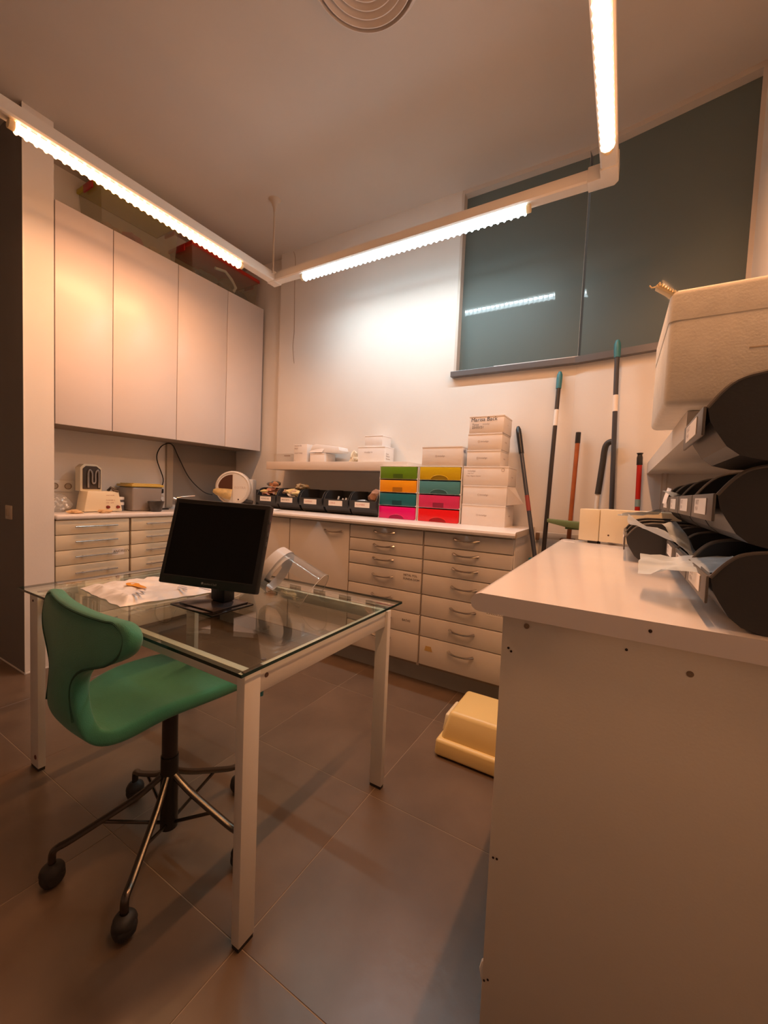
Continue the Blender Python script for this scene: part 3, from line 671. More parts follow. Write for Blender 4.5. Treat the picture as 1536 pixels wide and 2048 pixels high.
# right-hand bins face -X
rp = bin_proto(0.236, 0.245, 'stacking_bin', '', 'black stacking bins on the foreground worktop', 1.0)
RZ = -PI/2
label_ink = mat('faded_label_ink', (0.22,0.17,0.15), 0.7)
for s_, z_, q_ in (('REF 27',.068,.013),('M-14',.055,.013)): text(rp, s_, (-.050,-.0080,z_), (1,0,0), (0,0,1), q_, label_ink)
rpos = []
for k,y in enumerate((0.988,1.236,1.484)): rpos.append((0.135,y,ZR,['black bin in the bottom row nearest the viewer, bag lying over its lip','black bin in the bottom row, second from the viewer','black bin in the bottom row, third from the viewer'][k]))
rpos.append((0.015,1.742,ZR,'black bin pulled forward at the far end of the bottom row'))
rpos.append((0.015,1.981,ZR,'black bin behind the pulled-forward bin, beside the cream box'))
for k,y in enumerate((0.988,1.236,1.484,1.740)): rpos.append((0.135,y,ZR+.1405,['black bin in the middle row nearest the viewer','black bin in the middle row, second from the viewer','black bin in the middle row, third from the viewer, blue bag inside','far bin of the middle row with a white scrap on its lip'][k]))
rpos.append((0.108,0.955,ZR+.281,'single black bin on top of the others near the foam box'))
for k,(x,y,z,lab) in enumerate(rpos):
    if k == 0: rp.matrix_basis = Matrix.Translation((x,y,z)) @ Matrix.Rotation(RZ,4,'Z'); rp['label'] = lab
    else: copy_tree(rp, (x,y,z), RZ, lab)
def film(corners, lab, seed, amp=.012, nx=18, ny=8, m=bag_m, name='clear_bag'):
    tag(obj(name, sheet(corners, nx, ny, amp, seed, 0.0, 16), m), lab, 'bag')
film([(0.035,1.02,1.048),(0.045,1.16,1.068),(0.20,1.15,1.090),(0.20,0.90,1.090)], 'crumpled clear bag lying over the lip of the nearest bottom bin', 3, 0.012)
film([(0.01,1.40,1.155),(0.02,1.47,1.125),(0.17,1.40,1.075),(0.15,1.30,1.095)], 'clear bag with white edge sticking out of the third bottom bin', 5, 0.012)
film([(0.085,1.20,1.15),(0.12,1.26,1.155),(0.16,1.17,1.075),(0.135,1.13,1.075)], 'folded clear pouch standing up out of the second bottom bin', 8, 0.010)
film([(0.10,1.50,1.235),(0.12,1.44,1.235),(0.20,1.44,1.20),(0.20,1.54,1.20)], 'pale blue bag in the third bin of the middle row', 13, 0.010)
film([(-0.02,2.02,1.13),(0.0,1.90,1.15),(0.13,1.90,1.165),(0.13,2.06,1.15)], 'stack of pale blue film lying over the far bins', 17, 0.008)
tag(obj('white_scrap', sheet([(0.118,1.70,1.195),(0.125,1.66,1.195),(0.135,1.655,1.245),(0.128,1.70,1.25)],6,8,0.004,2,0.001), coolcard_m), 'white paper scrap clipped on the lip of the far middle bin', 'scrap')

# ------------------------------------------------------------ shelf and foam box on the right
shf = thing('wall_shelf', 'thick white shelf along the wall under the foam box', 'shelf', (0.28,1.9,1.35))
obj('shelf_board', prism([(0.113,1.156),(0.100,2.66),(0.455,2.59),(0.455,1.156)],2,1.350,1.410), mat('white_shelf_board',(0.66,0.62,0.56),0.5,var=0.02), shf, smooth=False)
for dx in (0.0,0.022):
    obj('support_rail', box(0.165+dx,0.172+dx,2.595,2.610,1.0,1.35), mat('clear_grey_rail',(0.55,0.48,0.42),0.3), shf, smooth=False)
fb = thing('foam_box', 'large white foam box with lid standing on the thick shelf', 'box', (0.25,1.2,1.41))
def foam(z0,z1,gr,nm,bev):
    b = prism([(0.062-gr,1.095-gr),(0.057-gr,1.465+gr),(0.440,1.465+gr),(0.440,1.095-gr)],2,z0,z1)
    es = [e for e in b.edges if not (nm == 'box_lid' and all(v.co.z < z0+1e-4 for v in e.verts))]
    bmesh.ops.bevel(b, geom=es, offset=bev, segments=3, affect='EDGES', profile=0.5)
    return obj(nm, b, styro_m, fb)
foam(1.411,1.612,0.0,'box_body',0.014); foam(1.596,1.664,0.0012,'box_lid',0.014)
obj('moulding_line', box(0.20,0.43,1.0942,1.0955,1.520,1.5225), mat('foam_line',(0.55,0.45,0.33),0.9), fb)
br = thing('ribbed_strip', 'cream ribbed plastic strip sticking out over the corner of the foam box', 'strip', (0.07,1.11,1.66))
cd = Vector((0.040,0,-0.032)).normalized(); cu_ = Vector((0.032,0,0.040)).normalized(); CM = Matrix(((cd.x,0,cu_.x,0.034),(0,1,0,1.10),(cd.z,0,cu_.z,1.684),(0,0,0,1)))
obj('strip_spine', box(0.0,0.062,0.0,0.022,-.005,.001,0.001,M=CM), mat('cream_comb',(0.85,0.70,0.42),0.5), br)
for k in range(9):
    obj('rib', box(0.001+k*.0062,0.0042+k*.0062,-.002,0.024,.001,.006,0.0,M=CM), mat('comb_tooth_cream',(0.9,0.78,0.5),0.5), br, smooth=False)
obj('hook_end', tube([CM @ Vector((0.0,0.011,-.001)), CM @ Vector((-0.007,0.011,-.007)), CM @ Vector((-0.014,0.011,-.005))],0.0016,6), mat('cream_comb',(0.85,0.70,0.42),0.5), br)

# cream machine box on the counter
Dy = math.atan2(D.y,D.x)
mb = thing('cream_appliance', 'cream rectangular appliance case at the far end of the foreground worktop', 'appliance', (-0.178,2.165,ZR), Dy)
cmat = mat('cream_case',(0.80,0.71,0.52),0.4,var=0.02)
obj('case_end', box(0.0,0.088,0.0,0.10,0.012,0.162,0.004), cmat, mb, local=True)
obj('case_main', box(0.090,0.40,0.0,0.10,0.012,0.165,0.004), cmat, mb, local=True)
obj('screw', lathe([(0.0005,0),(.004,0),(.004,.001),(0.0005,.001)],10,M=Matrix.Translation((0.13,-.0002,.045)) @ Matrix.Rotation(PI/2,4,'X')), boltm, mb, local=True)
for x in (0.04,0.35):
    obj('foot', box(x,x+.04,0.01,0.08,0.0,0.0125), rubber_m, mb, local=True)
tag(obj('paper_slip', box(-0.24,-0.19,2.12,2.135,ZR+.0002,ZR+.001,0,M=None), coolcard_m), 'thin white slip on the worktop beside the cream appliance', 'paper')

# ------------------------------------------------------------ brooms and sticks against the wall
def pole(name, label, bottom, top, r, m, cat='broom'):
    t = thing(name, label, cat, bottom)
    B_, T_ = Vector(bottom), Vector(top)
    obj('handle', tube([B_,T_],r,12), m, t); return t, (T_-B_).normalized(), B_, T_
pole_m = mat('dark_blue_grey_pole',(0.055,0.060,0.075),0.35,metal=0.2)
def grip(t, T_, d, L_, r, m, nm='grip', taper=True):
    pr = [r*.55,r,r*1.05,r,r*.95] if taper else [r]*5
    obj(nm, tube([T_+d*.02, T_, T_-d*L_*.3, T_-d*L_*.7, T_-d*L_],pr,12), m, t)
t, d, B_, T_ = pole('mop', 'dark blue mop handle with black grip leaning across the worktop end', (-0.235,2.275,0.03), (-0.615,2.715,1.63), 0.0125, pole_m)
grip(t, T_, d, 0.17, 0.0165, blackp_m)
obj('printed_sleeve', tube([B_+d*1.15,B_+d*1.25],0.0132,12), mat('red_print',(0.30,0.05,0.04),0.4), t)
obj('clamp', tube([B_+d*.74+Vector((-.02,0,0)),B_+d*.86+Vector((-.02,0,0))],0.018,10), tealp_m, t)
obj('mop_head', box(-0.30,-0.225,2.262,2.33,0.0,0.05,0.01), mat('mop_blue',(0.10,0.25,0.28),0.9), t)
t, d, B_, T_ = pole('broom', 'broom with dark handle and teal tip leaning beside the orange one', (-0.405,2.50,0.05), (-0.387,2.722,1.955), 0.0125, mat('dark_brown_pole',(0.035,0.028,0.026),0.35))
grip(t, T_, d, 0.085, 0.0165, tealp_m)
obj('sticker', tube([B_+d*1.60,B_+d*1.70],0.0133,12), label_m, t)
obj('broom_head', box(-0.485,-0.335,2.475,2.525,0.0,0.07,0.01), tealp_m, t)
t, d, B_, T_ = pole('broom', 'broom with orange handle and black cap leaning on the wall', (-0.285,2.60,0.05), (-0.259,2.690,1.545), 0.0125, mat('orange_brown_pole',(0.38,0.10,0.025),0.45,var=0.15,vscale=20))
obj('cap', tube([T_-d*.015,T_+d*.05],0.0145,12), blackp_m, t)
obj('socket', box(-0.315,-0.235,2.62,2.68,0.945,0.957,0.003), boltm, t)
obj('broom_head', box(-0.325,-0.235,2.575,2.625,0.0,0.07,0.01), mat('rust_head',(0.3,0.1,0.04),0.7), t)
t = thing('hooked_stick', 'stick with black curved grip and white lower tube leaning on the wall', 'stick', (-0.15,2.6,0.0))
obj('shaft', tube([(-0.160,2.60,0.0),(-0.131,2.66,1.235)],0.0115,12), white_m, t)
obj('curved_grip', tube(catmull([Vector((-0.131,2.66,1.23)),Vector((-0.118,2.667,1.40)),Vector((-0.113,2.668,1.48)),Vector((-0.105,2.667,1.515)),Vector((-0.088,2.664,1.530)),Vector((-0.060,2.659,1.532))],5),[0.0165]*26,12), mat('grip_dark',(0.03,0.028,0.025),0.5), t)
t, d, B_, T_ = pole('broom', 'tallest broom, dark handle with teal tip reaching over the grey ledge', (-0.02,2.50,0.05), (-0.083,2.600,2.06), 0.0125, pole_m)
grip(t, T_, d, 0.075, 0.0165, tealp_m)
obj('sticker', tube([B_+d*1.64,B_+d*1.73],0.0133,12), label_m, t)
obj('broom_head', box(-0.10,0.03,2.47,2.53,0.0,0.07,0.01), tealp_m, t)
t, d, B_, T_ = pole('mop', 'red mop handle with black cap leaning beside the thick shelf', (0.09,2.55,0.05), (0.062,2.605,1.405), 0.0125, mat('red_pole',(0.50,0.02,0.012),0.35))
obj('cap', tube([T_-d*.01,T_+d*.03,T_+d*.045,T_+d*.055],[.0145,.0145,.011,.0165],12), blackp_m, t)
obj('sticker', tube([B_+d*1.12,B_+d*1.16],0.0133,12), mat('blue_sticker',(0.25,0.40,0.45),0.5), t)
obj('mop_head', lump((0.10,2.54,0.045),0.05,6,3,0.5,(1.0,.8,.8)), mat('mop_grey',(0.5,0.45,0.4),0.9), t)
# green squeegee head and white rack
t = thing('dustpan', 'green long-handled dustpan head seen across the orange broom', 'dustpan', (-0.25,2.62,1.05))
gm = mat('sage_green_plastic',(0.17,0.25,0.12),0.5)
obj('pan', prism([(-0.385,1.072),(-0.20,1.064),(-0.20,1.022),(-0.28,1.030),(-0.385,1.052)],1,2.565,2.62,bev=0.003), gm, t)
obj('pan_flange', box(-0.285,-0.20,2.58,2.62,1.018,1.030,0.002), gm, t)
obj('pan_handle', tube([(-0.205,2.63,1.04),(-0.19,2.70,1.045)],0.010,8), gm, t)
t = thing('wall_rack', 'low white rack fixed on the wall behind the foreground worktop', 'rack', (-0.3,2.7,0.95))
obj('rack_board', box(-0.462,-0.20,2.690,2.712,0.940,0.980,0.002,M=None), white_m, t)
obj('rack_clip', box(-0.462,-0.440,2.668,2.690,0.930,0.975,0.002), mat('brown_clip',(0.20,0.12,0.07),0.5), t)
obj('rack_upright', box(-0.462,-0.445,2.69,2.735,0.60,0.94,0.002), white_m, t)

# ------------------------------------------------------------ cream stool box on the floor
st = thing('plastic_step', 'cream-yellow plastic step lying on the floor by the foreground cabinet', 'step', (-0.45,1.8,0))
def tapered(x0,x1,y0,y1,z0,z1,t,bev):
    b = nbm(); P_ = [(x0,y0,z0),(x1,y0,z0),(x1,y1,z0),(x0,y1,z0),(x0+t,y0+t,z1),(x1-t,y0+t,z1),(x1-t,y1-t,z1),(x0+t,y1-t,z1)]
    V = [b.verts.new(q) for q in P_]
    for f in ((0,3,2,1),(4,5,6,7),(0,1,5,4),(1,2,6,5),(2,3,7,6),(3,0,4,7)): b.faces.new([V[i] for i in f])
    bmesh.ops.bevel(b, geom=b.edges[:], offset=bev, segments=3, affect='EDGES', profile=0.5); return b
obj('step_base', tapered(-0.674,-0.232,1.678,2.03,0.006,0.082,0.004,0.014), yellowp_m, st)
obj('step_top', tapered(-0.658,-0.240,1.700,2.015,0.070,0.200,0.032,0.018), yellowp_m, st)
obj('side_lug', tapered(-0.672,-0.63,1.765,1.93,0.075,0.158,0.010,0.010), mat('pale_lug',(0.80,0.70,0.48),0.4), st)
for (x,y) in ((-0.63,1.72),(-0.28,1.72),(-0.63,1.99),(-0.28,1.99)): obj('rubber_foot', tube([(x,y,0.0),(x,y,0.012)],0.02,12), rubber_m, st)

# ------------------------------------------------------------ coloured drawer towers
cols = {'green':(0.13,0.27,0.012),'orange':(0.85,0.33,0.008),'teal':(0.015,0.14,0.16),'magenta':(0.75,0.005,0.16),'yellow':(0.62,0.42,0.01),'light_teal':(0.08,0.25,0.26),'pink':(0.62,0.035,0.12),'red':(0.75,0.008,0.010)}
ym = 2.462
def tower(x0, x1, names, arch, lab):
    t = thing('drawer_tower', lab, 'drawer unit', ((x0+x1)/2,ym+.12,ZB))
    H = 0.368/4
    obj('side_wall', box(x0,x0+.007,ym+.004,ym+.25,ZB,ZB+.368,0.002), white_m, t)
    obj('side_wall', box(x1-.007,x1,ym+.004,ym+.25,ZB,ZB+.368,0.002), white_m, t)
    obj('back_wall', box(x0+.007,x1-.007,ym+.244,ym+.25,ZB,ZB+.368), white_m, t)
    for k in range(5):
        z = ZB+k*H; z = min(z, ZB+.368-.007); obj('shelf_plate', box(x0+.0,x1-.0,ym-.0005,ym+.244,z,z+.007,0.0015), white_m, t)
    for k, (c, a) in enumerate(zip(names, arch)):
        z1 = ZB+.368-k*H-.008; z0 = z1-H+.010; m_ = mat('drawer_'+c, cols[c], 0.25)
        dm = mat('drawer_shaded_'+c, tuple(v*0.45 for v in cols[c]), 0.35)  # recess shade painted as a darkened copy of the drawer colour
        d_ = obj('drawer', box(x0+.010,x1-.010,ym-.004,ym+.235,z0,z1,0.002), m_, t)
        xc = (x0+x1)/2
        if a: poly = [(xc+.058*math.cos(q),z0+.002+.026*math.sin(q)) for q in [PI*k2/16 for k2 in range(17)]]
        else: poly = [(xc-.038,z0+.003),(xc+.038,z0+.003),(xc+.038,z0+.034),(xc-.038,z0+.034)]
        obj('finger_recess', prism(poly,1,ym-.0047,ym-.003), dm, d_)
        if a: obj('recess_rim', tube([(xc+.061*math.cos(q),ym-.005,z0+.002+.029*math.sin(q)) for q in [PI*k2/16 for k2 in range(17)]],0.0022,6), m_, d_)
tower(-1.500,-1.198,['green','orange','teal','magenta'],[0,0,0,1],'white drawer tower with green, orange, teal and magenta drawers')
tower(-1.192,-0.890,['yellow','light_teal','pink','red'],[1,1,0,1],'white drawer tower with yellow, pale teal, pink and red drawers')

# ------------------------------------------------------------ white cartons
def carton(x0,x1,y0,y1,z0,z1,lab,m=card_m,logo=True,lx=None,side=True,lid=True,group=None):
    t = thing('carton', lab, 'carton', ((x0+x1)/2,(y0+y1)/2,z0), 0, group)
    obj('box_body', box(x0+.0012,x1-.0012,y0+.0012,y1-.0012,z0,z1-(.010 if lid else 0),0.001), m, t)
    if lid: obj('lid', box(x0,x1,y0,y1,z1-.010,z1-.0005,0.001), m, t)
    xc = (x0+x1)/2 if lx is None else lx; zc = (z0+z1)/2
    if logo:
        obj('logo_ring', lathe([(0.0052,0),(0.0062,0),(0.0062,.0006),(0.0052,.0006)],14,M=Matrix.Translation((xc-.036,y0+.0010,zc)) @ Matrix.Rotation(PI/2,4,'X'),close=True), greyink_m, t)
        text(t, 'invisalign', (xc-.026,y0+.0005,zc-.004), (1,0,0),(0,0,1),0.0145, greyink_m)
        if side: text(t, 'invisalign', (x1-.0005,(y0+y1)/2-.03,zc-.003), (0,1,0),(0,0,1),0.0125, greyink_m)
    return t
yl = 2.465
zz = [ZB,1.137,1.256,1.374]
carton(-0.882,-0.606,yl,yl+.21,zz[0],zz[1],'bottom white carton of the tall stack at the worktop end')
c2 = carton(-0.880,-0.603,yl,yl+.20,zz[1]+.0005,zz[2],'second white carton from the bottom of the tall stack, flap hanging open', side=False)
b = nbm(); q = [(-0.602,yl+.002,zz[2]-.004),(-0.598,yl+.18,zz[2]-.004),(-0.545,yl+.19,zz[1]+.012),(-0.600,yl+.004,zz[1]+.004)]
V = [b.verts.new(v) for v in q]; b.faces.new(V); r_ = bmesh.ops.extrude_face_region(b, geom=b.faces[:])
for v in [g for g in r_['geom'] if isinstance(g, bmesh.types.BMVert)]: v.co.x -= .0015
bmesh.ops.recalc_face_normals(b, faces=b.faces[:]); obj('side_flap', b, card_m, c2, smooth=False)
text(c2, 'STOCK', (-0.592,yl+.055,zz[2]-.045), (0.10,1,0),(-.45,0,1),0.028, mat('blue_ink',(0.14,0.12,0.2),0.7))
c3 = carton(-0.884,-0.600,yl,yl+.21,zz[2]+.0005,zz[3],'third white carton of the tall stack with an address label print', logo=False)
text(c3, 'invisalign', (-0.855,yl+.0008,1.340), (1,0,0),(0,0,1),0.0145, greyink_m)
text(c3, 'Align Tech', (-0.855,yl+.0008,1.326), (1,0,0),(0,0,1),0.009, greyink_m)
text(c3, 'Clear Aligners System', (-0.862,yl+.0008,1.310), (1,0,0),(0,0,1),0.0105, greyink_m)
obj('logo_ring', lathe([(0.0085,0),(0.0098,0),(0.0098,.0006),(0.0085,.0006)],18,M=Matrix.Translation((-0.635,yl+.0004,1.352)) @ Matrix.Rotation(PI/2,4,'X'),close=True), greyink_m, c3)
text(c3, 'invisalign', (-0.5995,yl+.07,1.308), (0,1,0),(0,0,1),0.0125, greyink_m)
carton(-0.866,-0.654,yl,yl+.20,zz[3]+.0005,1.474,'fourth white carton of the tall stack, just above the wide ones')
carton(-0.864,-0.650,yl,yl+.20,1.4745,1.577,'fifth white carton of the tall stack, under the handwritten one')
c6 = carton(-0.860,-0.645,yl,yl+.20,1.5775,1.684,'topmost white carton of the tall stack with handwriting', logo=False)
text(c6, 'Marisa Back', (-0.850,yl-.0006,1.648), (1,0.0,0.03),(0,0,1),0.034, ink_m, shear=0.1)
text(c6, 'Tenus', (-0.842,yl-.0006,1.625), (1,0,0),(0,0,1),0.017, ink_m, shear=0.2)
text(c6, '23/03/21', (-0.842,yl-.0006,1.606), (1,0,0),(0,0,1),0.021, ink_m, shear=0.1)
text(c6, 'invisalign', (-0.775,yl+.0004,1.629), (1,0,0),(0,0,1),0.0125, greyink_m)
text(c6, 'inv', (-0.6445,yl+.09,1.63), (0,1,0),(0,0,1),0.0125, greyink_m)
cy = carton(-1.176,-0.900,yl,yl+.20,1.3745,1.502,'single white carton lying on the yellow and red drawer tower', side=False)
text(cy, 'NB', (-0.8995,yl+.03,1.462), (0,1,0),(0,0,1),0.032, mat('blue_ink_2',(0.10,0.12,0.25),0.7))

# ------------------------------------------------------------ back shelf with its things
SZ = 1.405
tag(obj('wall_shelf', box(-2.672,-1.30,2.50,2.738,1.340,SZ,0.002), mat('cream_shelf_board',(0.72,0.64,0.57),0.45)), 'long pale floating shelf on the back wall above the black bins', 'shelf')
t = thing('clear_case', 'low clear acrylic case at the end of the back shelf by the corner', 'case', (-2.54,2.62,SZ))
obj('case_walls', box(-2.645,-2.442,2.56,2.72,SZ+.0005,SZ+.072), clear_mat('clear_acrylic',(0.93,0.92,0.9),0.05,diff=0.12,dcol=(0.7,0.6,0.5)), t, smooth=False)
obj('label_bar', box(-2.52,-2.45,2.556,2.559,SZ+.05,SZ+.058), greyink_m, t)
t = carton(-2.430,-2.283,2.575,2.72,SZ+.0005,1.556,'upright white carton with faint print on the back shelf', logo=False, lid=False)
for s,z,sz in (('INCIDENTES',1.538,.014),('BAJO',1.515,.017),('LIGHT PINK',1.475,.017),('kit',1.42,.010)): text(t, s, (-2.42,2.574,z), (1,0,0),(0,0,1), sz, greyink_m)
carton(-2.250,-2.095,2.575,2.72,SZ+.0005,1.481,'small white carton under the crumpled one on the back shelf', logo=False)
t = thing('crumpled_carton', 'torn white carton lying tilted on the small one on the back shelf', 'carton', (-2.12,2.64,1.482))
b = prism([(-2.262,1.494),(-2.255,1.485),(-1.965,1.460+.024),(-1.955,1.50),(-1.965,1.528),(-2.20,1.556),(-2.235,1.546)],1,2.585,2.71,bev=0.003); obj('box_body', b, coolcard_m, t)
obj('torn_flap', sheet([(-2.262,2.575,1.488),(-2.12,2.572,1.485),(-2.10,2.60,1.545),(-2.225,2.60,1.545)],8,6,0.006,4,0.002), card_m, t)
tag(obj('foil_wad', lump((-1.845,2.64,1.446),0.042,7,3,0.9,(1.0,.8,.95)), mat('cream_foil',(0.80,0.72,0.56),0.35,bump=0.8,bscale=90)), 'crumpled pale foil wad between the cartons on the back shelf', 'foil')
t = carton(-1.775,-1.535,2.580,2.72,SZ+.0005,1.526,'wide white carton at the far end of the back shelf', coolcard_m, logo=False)
text(t, 'invisalign kit', (-1.715,2.5795,1.478), (1,0,0),(0,0,1), 0.015, greyink_m)
for k,s in enumerate(('Retail','Medical','Brackets')): text(t, s, (-1.5345,2.60,1.465-.018*k), (0,1,0),(0,0,1), 0.017, greyink_m)
carton(-1.722,-1.565,2.590,2.72,1.5265,1.610,'small white carton standing on the wide one at the shelf end', coolcard_m, logo=False)

# ------------------------------------------------------------ left worktop things
def socket(y, z, n, lab, plug=False):
    t = thing('wall_socket', lab, 'socket', (-3.419,y,z))
    w = .04*n
    obj('face_plate', box(-3.4195,-3.410,y-w,y+w,z-.04,z+.04,0.002), white_m, t)
    for k in range(n):
        yy = y-w+.04+k*.08
        obj('socket_ring', lathe([(0.018,0),(0.022,0),(0.022,.004),(0.018,.004)],18,M=Matrix.Translation((-3.410,yy,z)) @ Matrix.Rotation(PI/2,4,'Y'),close=True), mat('socket_dark',(0.25,0.18,0.12),0.5), t)
        obj('socket_well', lathe([(0.0005,0),(0.017,0),(0.017,.001),(0.0005,.001)],16,M=Matrix.Translation((-3.410,yy,z)) @ Matrix.Rotation(PI/2,4,'Y')), mat('socket_well_m',(0.50,0.42,0.33),0.6), t)
socket(1.30,1.135,2,'double white wall socket above the clear bag on the left worktop')
socket(2.00,1.115,1,'single white wall socket with a black plug beside the conduit')
socket(2.00,1.025,1,'lower white wall socket behind the dark bowl')
t = thing('power_cable', 'black cable looping from the plug up under the cupboards', 'cable', (-3.39,2.0,1.12))
obj('cord', tube(catmull([Vector(q) for q in ((-3.385,2.00,1.14),(-3.39,2.02,1.22),(-3.392,1.965,1.38),(-3.392,1.985,1.47),(-3.392,2.04,1.518),(-3.39,2.10,1.515),(-3.385,2.15,1.42),(-3.375,2.25,1.24),(-3.36,2.38,1.12),(-3.33,2.46,1.09))],5),0.0045,8), blackp_m, t)
obj('plug', box(-3.412,-3.375,1.98,2.02,1.095,1.135,0.008), blackp_m, t)
# wall switch in the corridor
t = thing('light_switch', 'small pale light switch on the dark corridor wall', 'switch', (-3.26,0.975,0.965))
obj('switch_plate', box(-3.305,-3.215,0.967,0.9757,0.925,1.01,0.002), mat('switch_plate_m',(0.6,0.52,0.42),0.5), t)
obj('rocker', box(-3.285,-3.250,0.963,0.967,0.945,0.99,0.001), mat('rocker_m',(0.5,0.43,0.34),0.5), t)
# curing machine
t = thing('curing_machine', 'cream tabletop machine with dark upright lamp window and two red knobs', 'machine', (-3.22,1.45,ZL))
b = prism([(1.338,ZL+.004),(1.587,ZL+.004),(1.560,ZL+.148),(1.360,ZL+.148)],0,-3.30,-3.17,bev=0.008); obj('machine_base', b, mat('cream_machine',(0.80,0.70,0.50),0.4), t)
b = prism([(1.350,ZL+.145),(1.350,ZL+.31),(1.375,ZL+.335),(1.455,ZL+.335),(1.485,ZL+.31),(1.485,ZL+.145)],0,-3.33,-3.255,bev=0.003); obj('tower_shell', b, mat('cream_machine',(0.8,0.7,0.5),0.4), t)
b = prism([(1.365,ZL+.16),(1.365,ZL+.302),(1.384,ZL+.322),(1.450,ZL+.322),(1.476,ZL+.300),(1.476,ZL+.16)],0,-3.2549,-3.250); obj('dark_window', b, mat('machine_dark',(0.06,0.045,0.035),0.3), t)
obj('lamp_tube', tube(catmull([Vector(q) for q in ((-3.243,1.395,ZL+.17),(-3.243,1.395,ZL+.27),(-3.243,1.405,ZL+.295),(-3.243,1.420,ZL+.27),(-3.243,1.420,ZL+.215),(-3.243,1.430,ZL+.20),(-3.243,1.440,ZL+.215),(-3.243,1.440,ZL+.27),(-3.243,1.455,ZL+.295),(-3.243,1.462,ZL+.27),(-3.243,1.462,ZL+.17))],4),0.006,8), mat('grey_tube',(0.30,0.27,0.25),0.3), t)
for y in (1.487,1.553):
    obj('knob', lathe([(0.0005,0.014),(0.010,.014),(0.012,0),(0.0005,0)],14,M=Matrix.Translation((-3.170,y,ZL+.036)) @ Matrix.Rotation(PI/2,4,'Y')), mat('dark_red_knob',(0.20,0.02,0.015),0.4), t)
for k,(s,z) in enumerate((('VACUUM',.115),('- - - - -',.098),('FORMER 2',.080),('ON  OFF',.062))): text(t, s, (-3.1695,1.475,ZL+z), (0,1,0),(0,0,1),0.013, mat('machine_print',(0.40,0.18,0.12),0.6))
obj('clamp', tube([(-3.20,1.50,ZL+.15),(-3.19,1.515,ZL+.175),(-3.18,1.53,ZL+.155),(-3.17,1.555,ZL+.15)],0.010,8), darkmetal_m, t)
# lumps of plaster in front of it
for k,(y,lab) in enumerate(((1.255,'flat peach-coloured plaster slab on the worktop beside the clear bag'),(1.435,'flat peach-coloured plaster slab in front of the cream machine'))):
    tag(obj('plaster_slab', lump((-3.10,y,ZL+.012),0.040,k+2,3,0.5,(.7,1.1,.30)), mat('peach_plaster',(0.72,0.48,0.25),0.8,bump=0.4,bscale=80)), lab, 'plaster')
# clear bag with white bits
t = thing('clear_bag', 'clear bag of white plastic bits at the near end of the left worktop', 'bag', (-3.26,1.22,ZL))
obj('bag_film', lump((-3.26,1.215,ZL+.058),0.070,21,3,0.5,(.9,1.15,.85)), clear_mat('thin_bag_film',(0.93,0.94,0.94),0.12,diff=0.14), t)
random.seed(5)
bm = nbm()
for k in range(26):
    p = Vector((-3.26+random.uniform(-.035,.035),1.215+random.uniform(-.05,.05),ZL+.02+random.uniform(0,.075))); q = p+Vector((random.uniform(-.02,.02),random.uniform(-.02,.02),random.uniform(-.015,.02)))
    bm = tube([p,q],0.006,6,bm=bm)
o = obj('white_bits', bm, white_m, t); o['kind'] = 'stuff'
# little jar, bucket, bowl, phone
t = thing('jar', 'small jar with white lid between the cream machine and the bucket', 'jar', (-3.25,1.60,ZL))
obj('jar_body', lathe([(0.0005,0),(0.034,0),(0.036,.01),(0.036,.085),(0.0005,.085)],24,M=Matrix.Translation((-3.27,1.606,ZL))), mat('grey_jar',(0.12,0.12,0.13),0.2), t)
obj('jar_band', lathe([(0.0365,0),(0.0372,0),(0.0372,.022),(0.0365,.022)],24,M=Matrix.Translation((-3.27,1.606,ZL+.045)),close=True), white_m, t)
obj('lid', lathe([(0.0005,.020),(0.037,.020),(0.038,0.0),(0.0005,0)],24,M=Matrix.Translation((-3.27,1.606,ZL+.0855))), white_m, t)
t = thing('bucket', 'translucent grey square bucket with yellow lid on the left worktop', 'bucket', (-3.28,1.77,ZL))
bb = tapered(-3.375,-3.185,1.665,1.880,ZL+.002,ZL+.185,-0.010,0.014); obj('bucket_body', bb, mat('grey_translucent',(0.30,0.27,0.25),0.25), t)
obj('lid', box(-3.392,-3.168,1.648,1.897,ZL+.186,ZL+.205,0.006), mat('yellow_lid',(0.62,0.45,0.10),0.4), t)
obj('lid_top', box(-3.375,-3.185,1.668,1.878,ZL+.2052,ZL+.212,0.003), mat('yellow_lid',(0.62,0.45,0.10),0.4), t)
tag(obj('bowl', lathe([(0.0005,0.002),(0.035,0.002),(0.038,.006),(0.058,.078),(0.060,.08),(0.056,.080),(0.035,.010),(0.0005,.008)],28,M=Matrix.Translation((-3.112,1.80,ZL))), mat('dark_bowl',(0.05,0.045,0.04),0.35,var=0.3,vscale=40)), 'dark rubber mixing bowl in front of the grey bucket', 'bowl')
tag(obj('flat_tray', box(-3.36,-3.30,1.93,2.02,ZL+.0005,ZL+.010,0.003), blackp_m), 'small flat dark tray on the worktop by the conduit', 'tray')
t = thing('tap', 'thin chrome tap peeping over the monitor corner', 'tap', (-3.25,2.08,ZL))
obj('spout', tube(catmull([Vector(q) for q in ((-3.25,2.05,ZL),(-3.25,2.05,ZL+.09),(-3.24,2.07,ZL+.105),(-3.22,2.14,ZL+.115),(-3.20,2.19,ZL+.12))],4),0.006,8), chrome_m, t)
obj('lever', tube([(-3.25,2.05,ZL+.09),(-3.26,2.03,ZL+.10)],0.011,8), chrome_m, t)

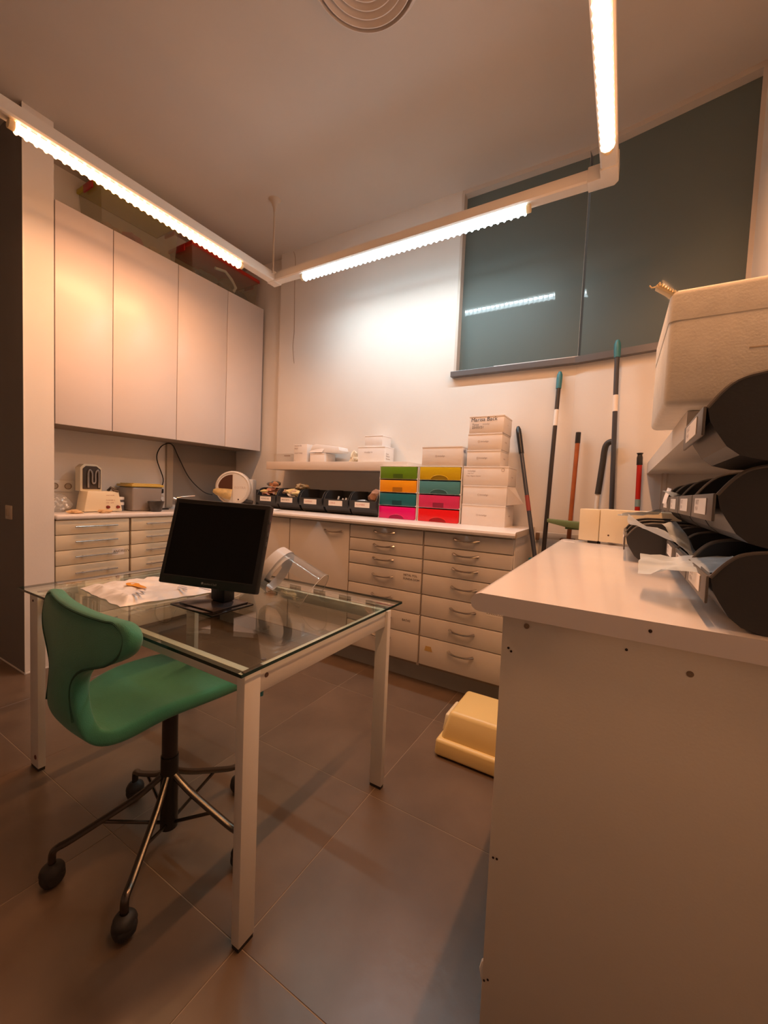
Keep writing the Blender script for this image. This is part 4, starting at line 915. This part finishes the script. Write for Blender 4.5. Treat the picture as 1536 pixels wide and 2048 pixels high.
# model trimmer: round drum facing the room
t = thing('model_trimmer', 'round white plaster trimmer machine in the corner of the worktops', 'machine', (-3.06,2.50,ZB))
tm = mat('trimmer_white',(0.74,0.69,0.62),0.4,var=0.02)
dirv = Vector((0.62,-0.78,0)).normalized(); rot = Matrix.Rotation(math.atan2(dirv.y,dirv.x),4,'Z') @ Matrix.Rotation(PI/2,4,'Y')
ct = Vector((-3.02,2.44,1.165)); MT = Matrix.Translation(ct) @ rot
R0 = 0.152
obj('drum', lathe([(0.0005,-.085),(R0-.01,-.085),(R0,-.075),(R0,.0),(R0-.008,.010),(R0-.014,.012),(R0-.018,.004),(0.0005,.004)],48,M=MT), tm, t)
side = dirv.cross(Vector((0,0,1))).normalized()      # to the right seen from the room
side = Vector((-dirv.y, dirv.x, 0))
def tp(u, v, w=0.006): return ct + side*u + Vector((0,0,v)) + dirv*w
b = nbm(); pts = [tp(-0.004,0.0-.012),tp(-0.004,0.118)] + [tp(-(0.122)*math.sin(q)-.004, 0.122*math.cos(q)-.004) for q in [PI/2*k/10 for k in range(1,10)]] + [tp(-0.118,-0.012)]
V = [b.verts.new(p) for p in pts]; f = b.faces.new(V); bmesh.ops.recalc_face_normals(b, faces=b.faces[:])
r_ = bmesh.ops.extrude_face_region(b, geom=b.faces[:])
for v in [g for g in r_['geom'] if isinstance(g, bmesh.types.BMVert)]: v.co -= dirv*.004
obj('dark_opening', b, mat('trimmer_brown',(0.09,0.035,0.018),0.4), t, smooth=False)
obj('cover_plate', prism([(-0.000,-0.13),(0.02,-0.128),(0.07,-0.112),(0.11,-0.073),(0.130,-.01),(0.122,0.045),(0.10,0.083),(0.06,0.115),(0.0,0.130)],0,0,0.005,M=Matrix(((dirv.x,side.x,0,ct.x),(dirv.y,side.y,0,ct.y),(0,0,1,ct.z),(0,0,0,1))) @ Matrix.Translation((0.004,0,0))), tm, t)
text(t, 'KOTRA', tp(0.012,-0.005,0.0095), side, (0,0,1), 0.030, mat('emboss',(0.62,0.52,0.44),0.5), depth=0.001)
obj('table_snout', tube([tp(-0.01,-0.060,.02),tp(-0.07,-0.050,.035),tp(-0.13,-0.035,.05),tp(-0.155,-0.03,.055)],[0.064,0.056,0.038,0.018],14,flat=0.78), mat('stained_yellow',(0.62,0.44,0.18),0.5,var=0.25,vscale=25), t)
obj('snout_hole', lump(tp(-0.115,-0.030,.074),0.011,2,2,0.1), mat('snout_dark',(0.05,0.012,0.01),0.6), t)
obj('wing_nut', lump(tp(-0.03,-0.045,.062),0.018,5,2,0.5), chrome_m, t)
obj('screw', lump(tp(0.05,-0.102,.011),0.007,1,2,0.1), boltm, t)
obj('motor_housing', box(-0.05,0.13,-0.10,0.075,-0.155,0.085,0.012,M=Matrix(((dirv.x,side.x,0,ct.x),(dirv.y,side.y,0,ct.y),(0,0,1,ct.z),(0,0,0,1))) @ Matrix.Translation((-0.18,0.09,0))), mat('trimmer_grey',(0.62,0.60,0.57),0.45), t)
obj('water_hose', tube([tp(0.07,-0.115,-.02),tp(0.12,-0.12,-.02),tp(0.17,-0.128,-.02)],0.020,12), rubber_m, t)
obj('foot_plate', box(-0.06,0.06,-0.10,0.12,-0.159,-0.150,0.002,M=Matrix(((dirv.x,side.x,0,ct.x),(dirv.y,side.y,0,ct.y),(0,0,1,ct.z),(0,0,0,1))) @ Matrix.Translation((-0.06,0.0,0))), tm, t)

# hairline crack with a wire on the back wall
tag(obj('thin_wire', tube(catmull([Vector(q) for q in ((-2.655,2.737,3.28),(-2.63,2.737,3.20),(-2.63,2.737,2.95),(-2.62,2.737,2.60),(-2.63,2.737,2.45),(-2.61,2.737,2.30))],5),0.0016,5), mat('tan_wire',(0.35,0.22,0.14),0.6)), 'thin tan wire hanging down the back wall behind the lamp', 'wire')
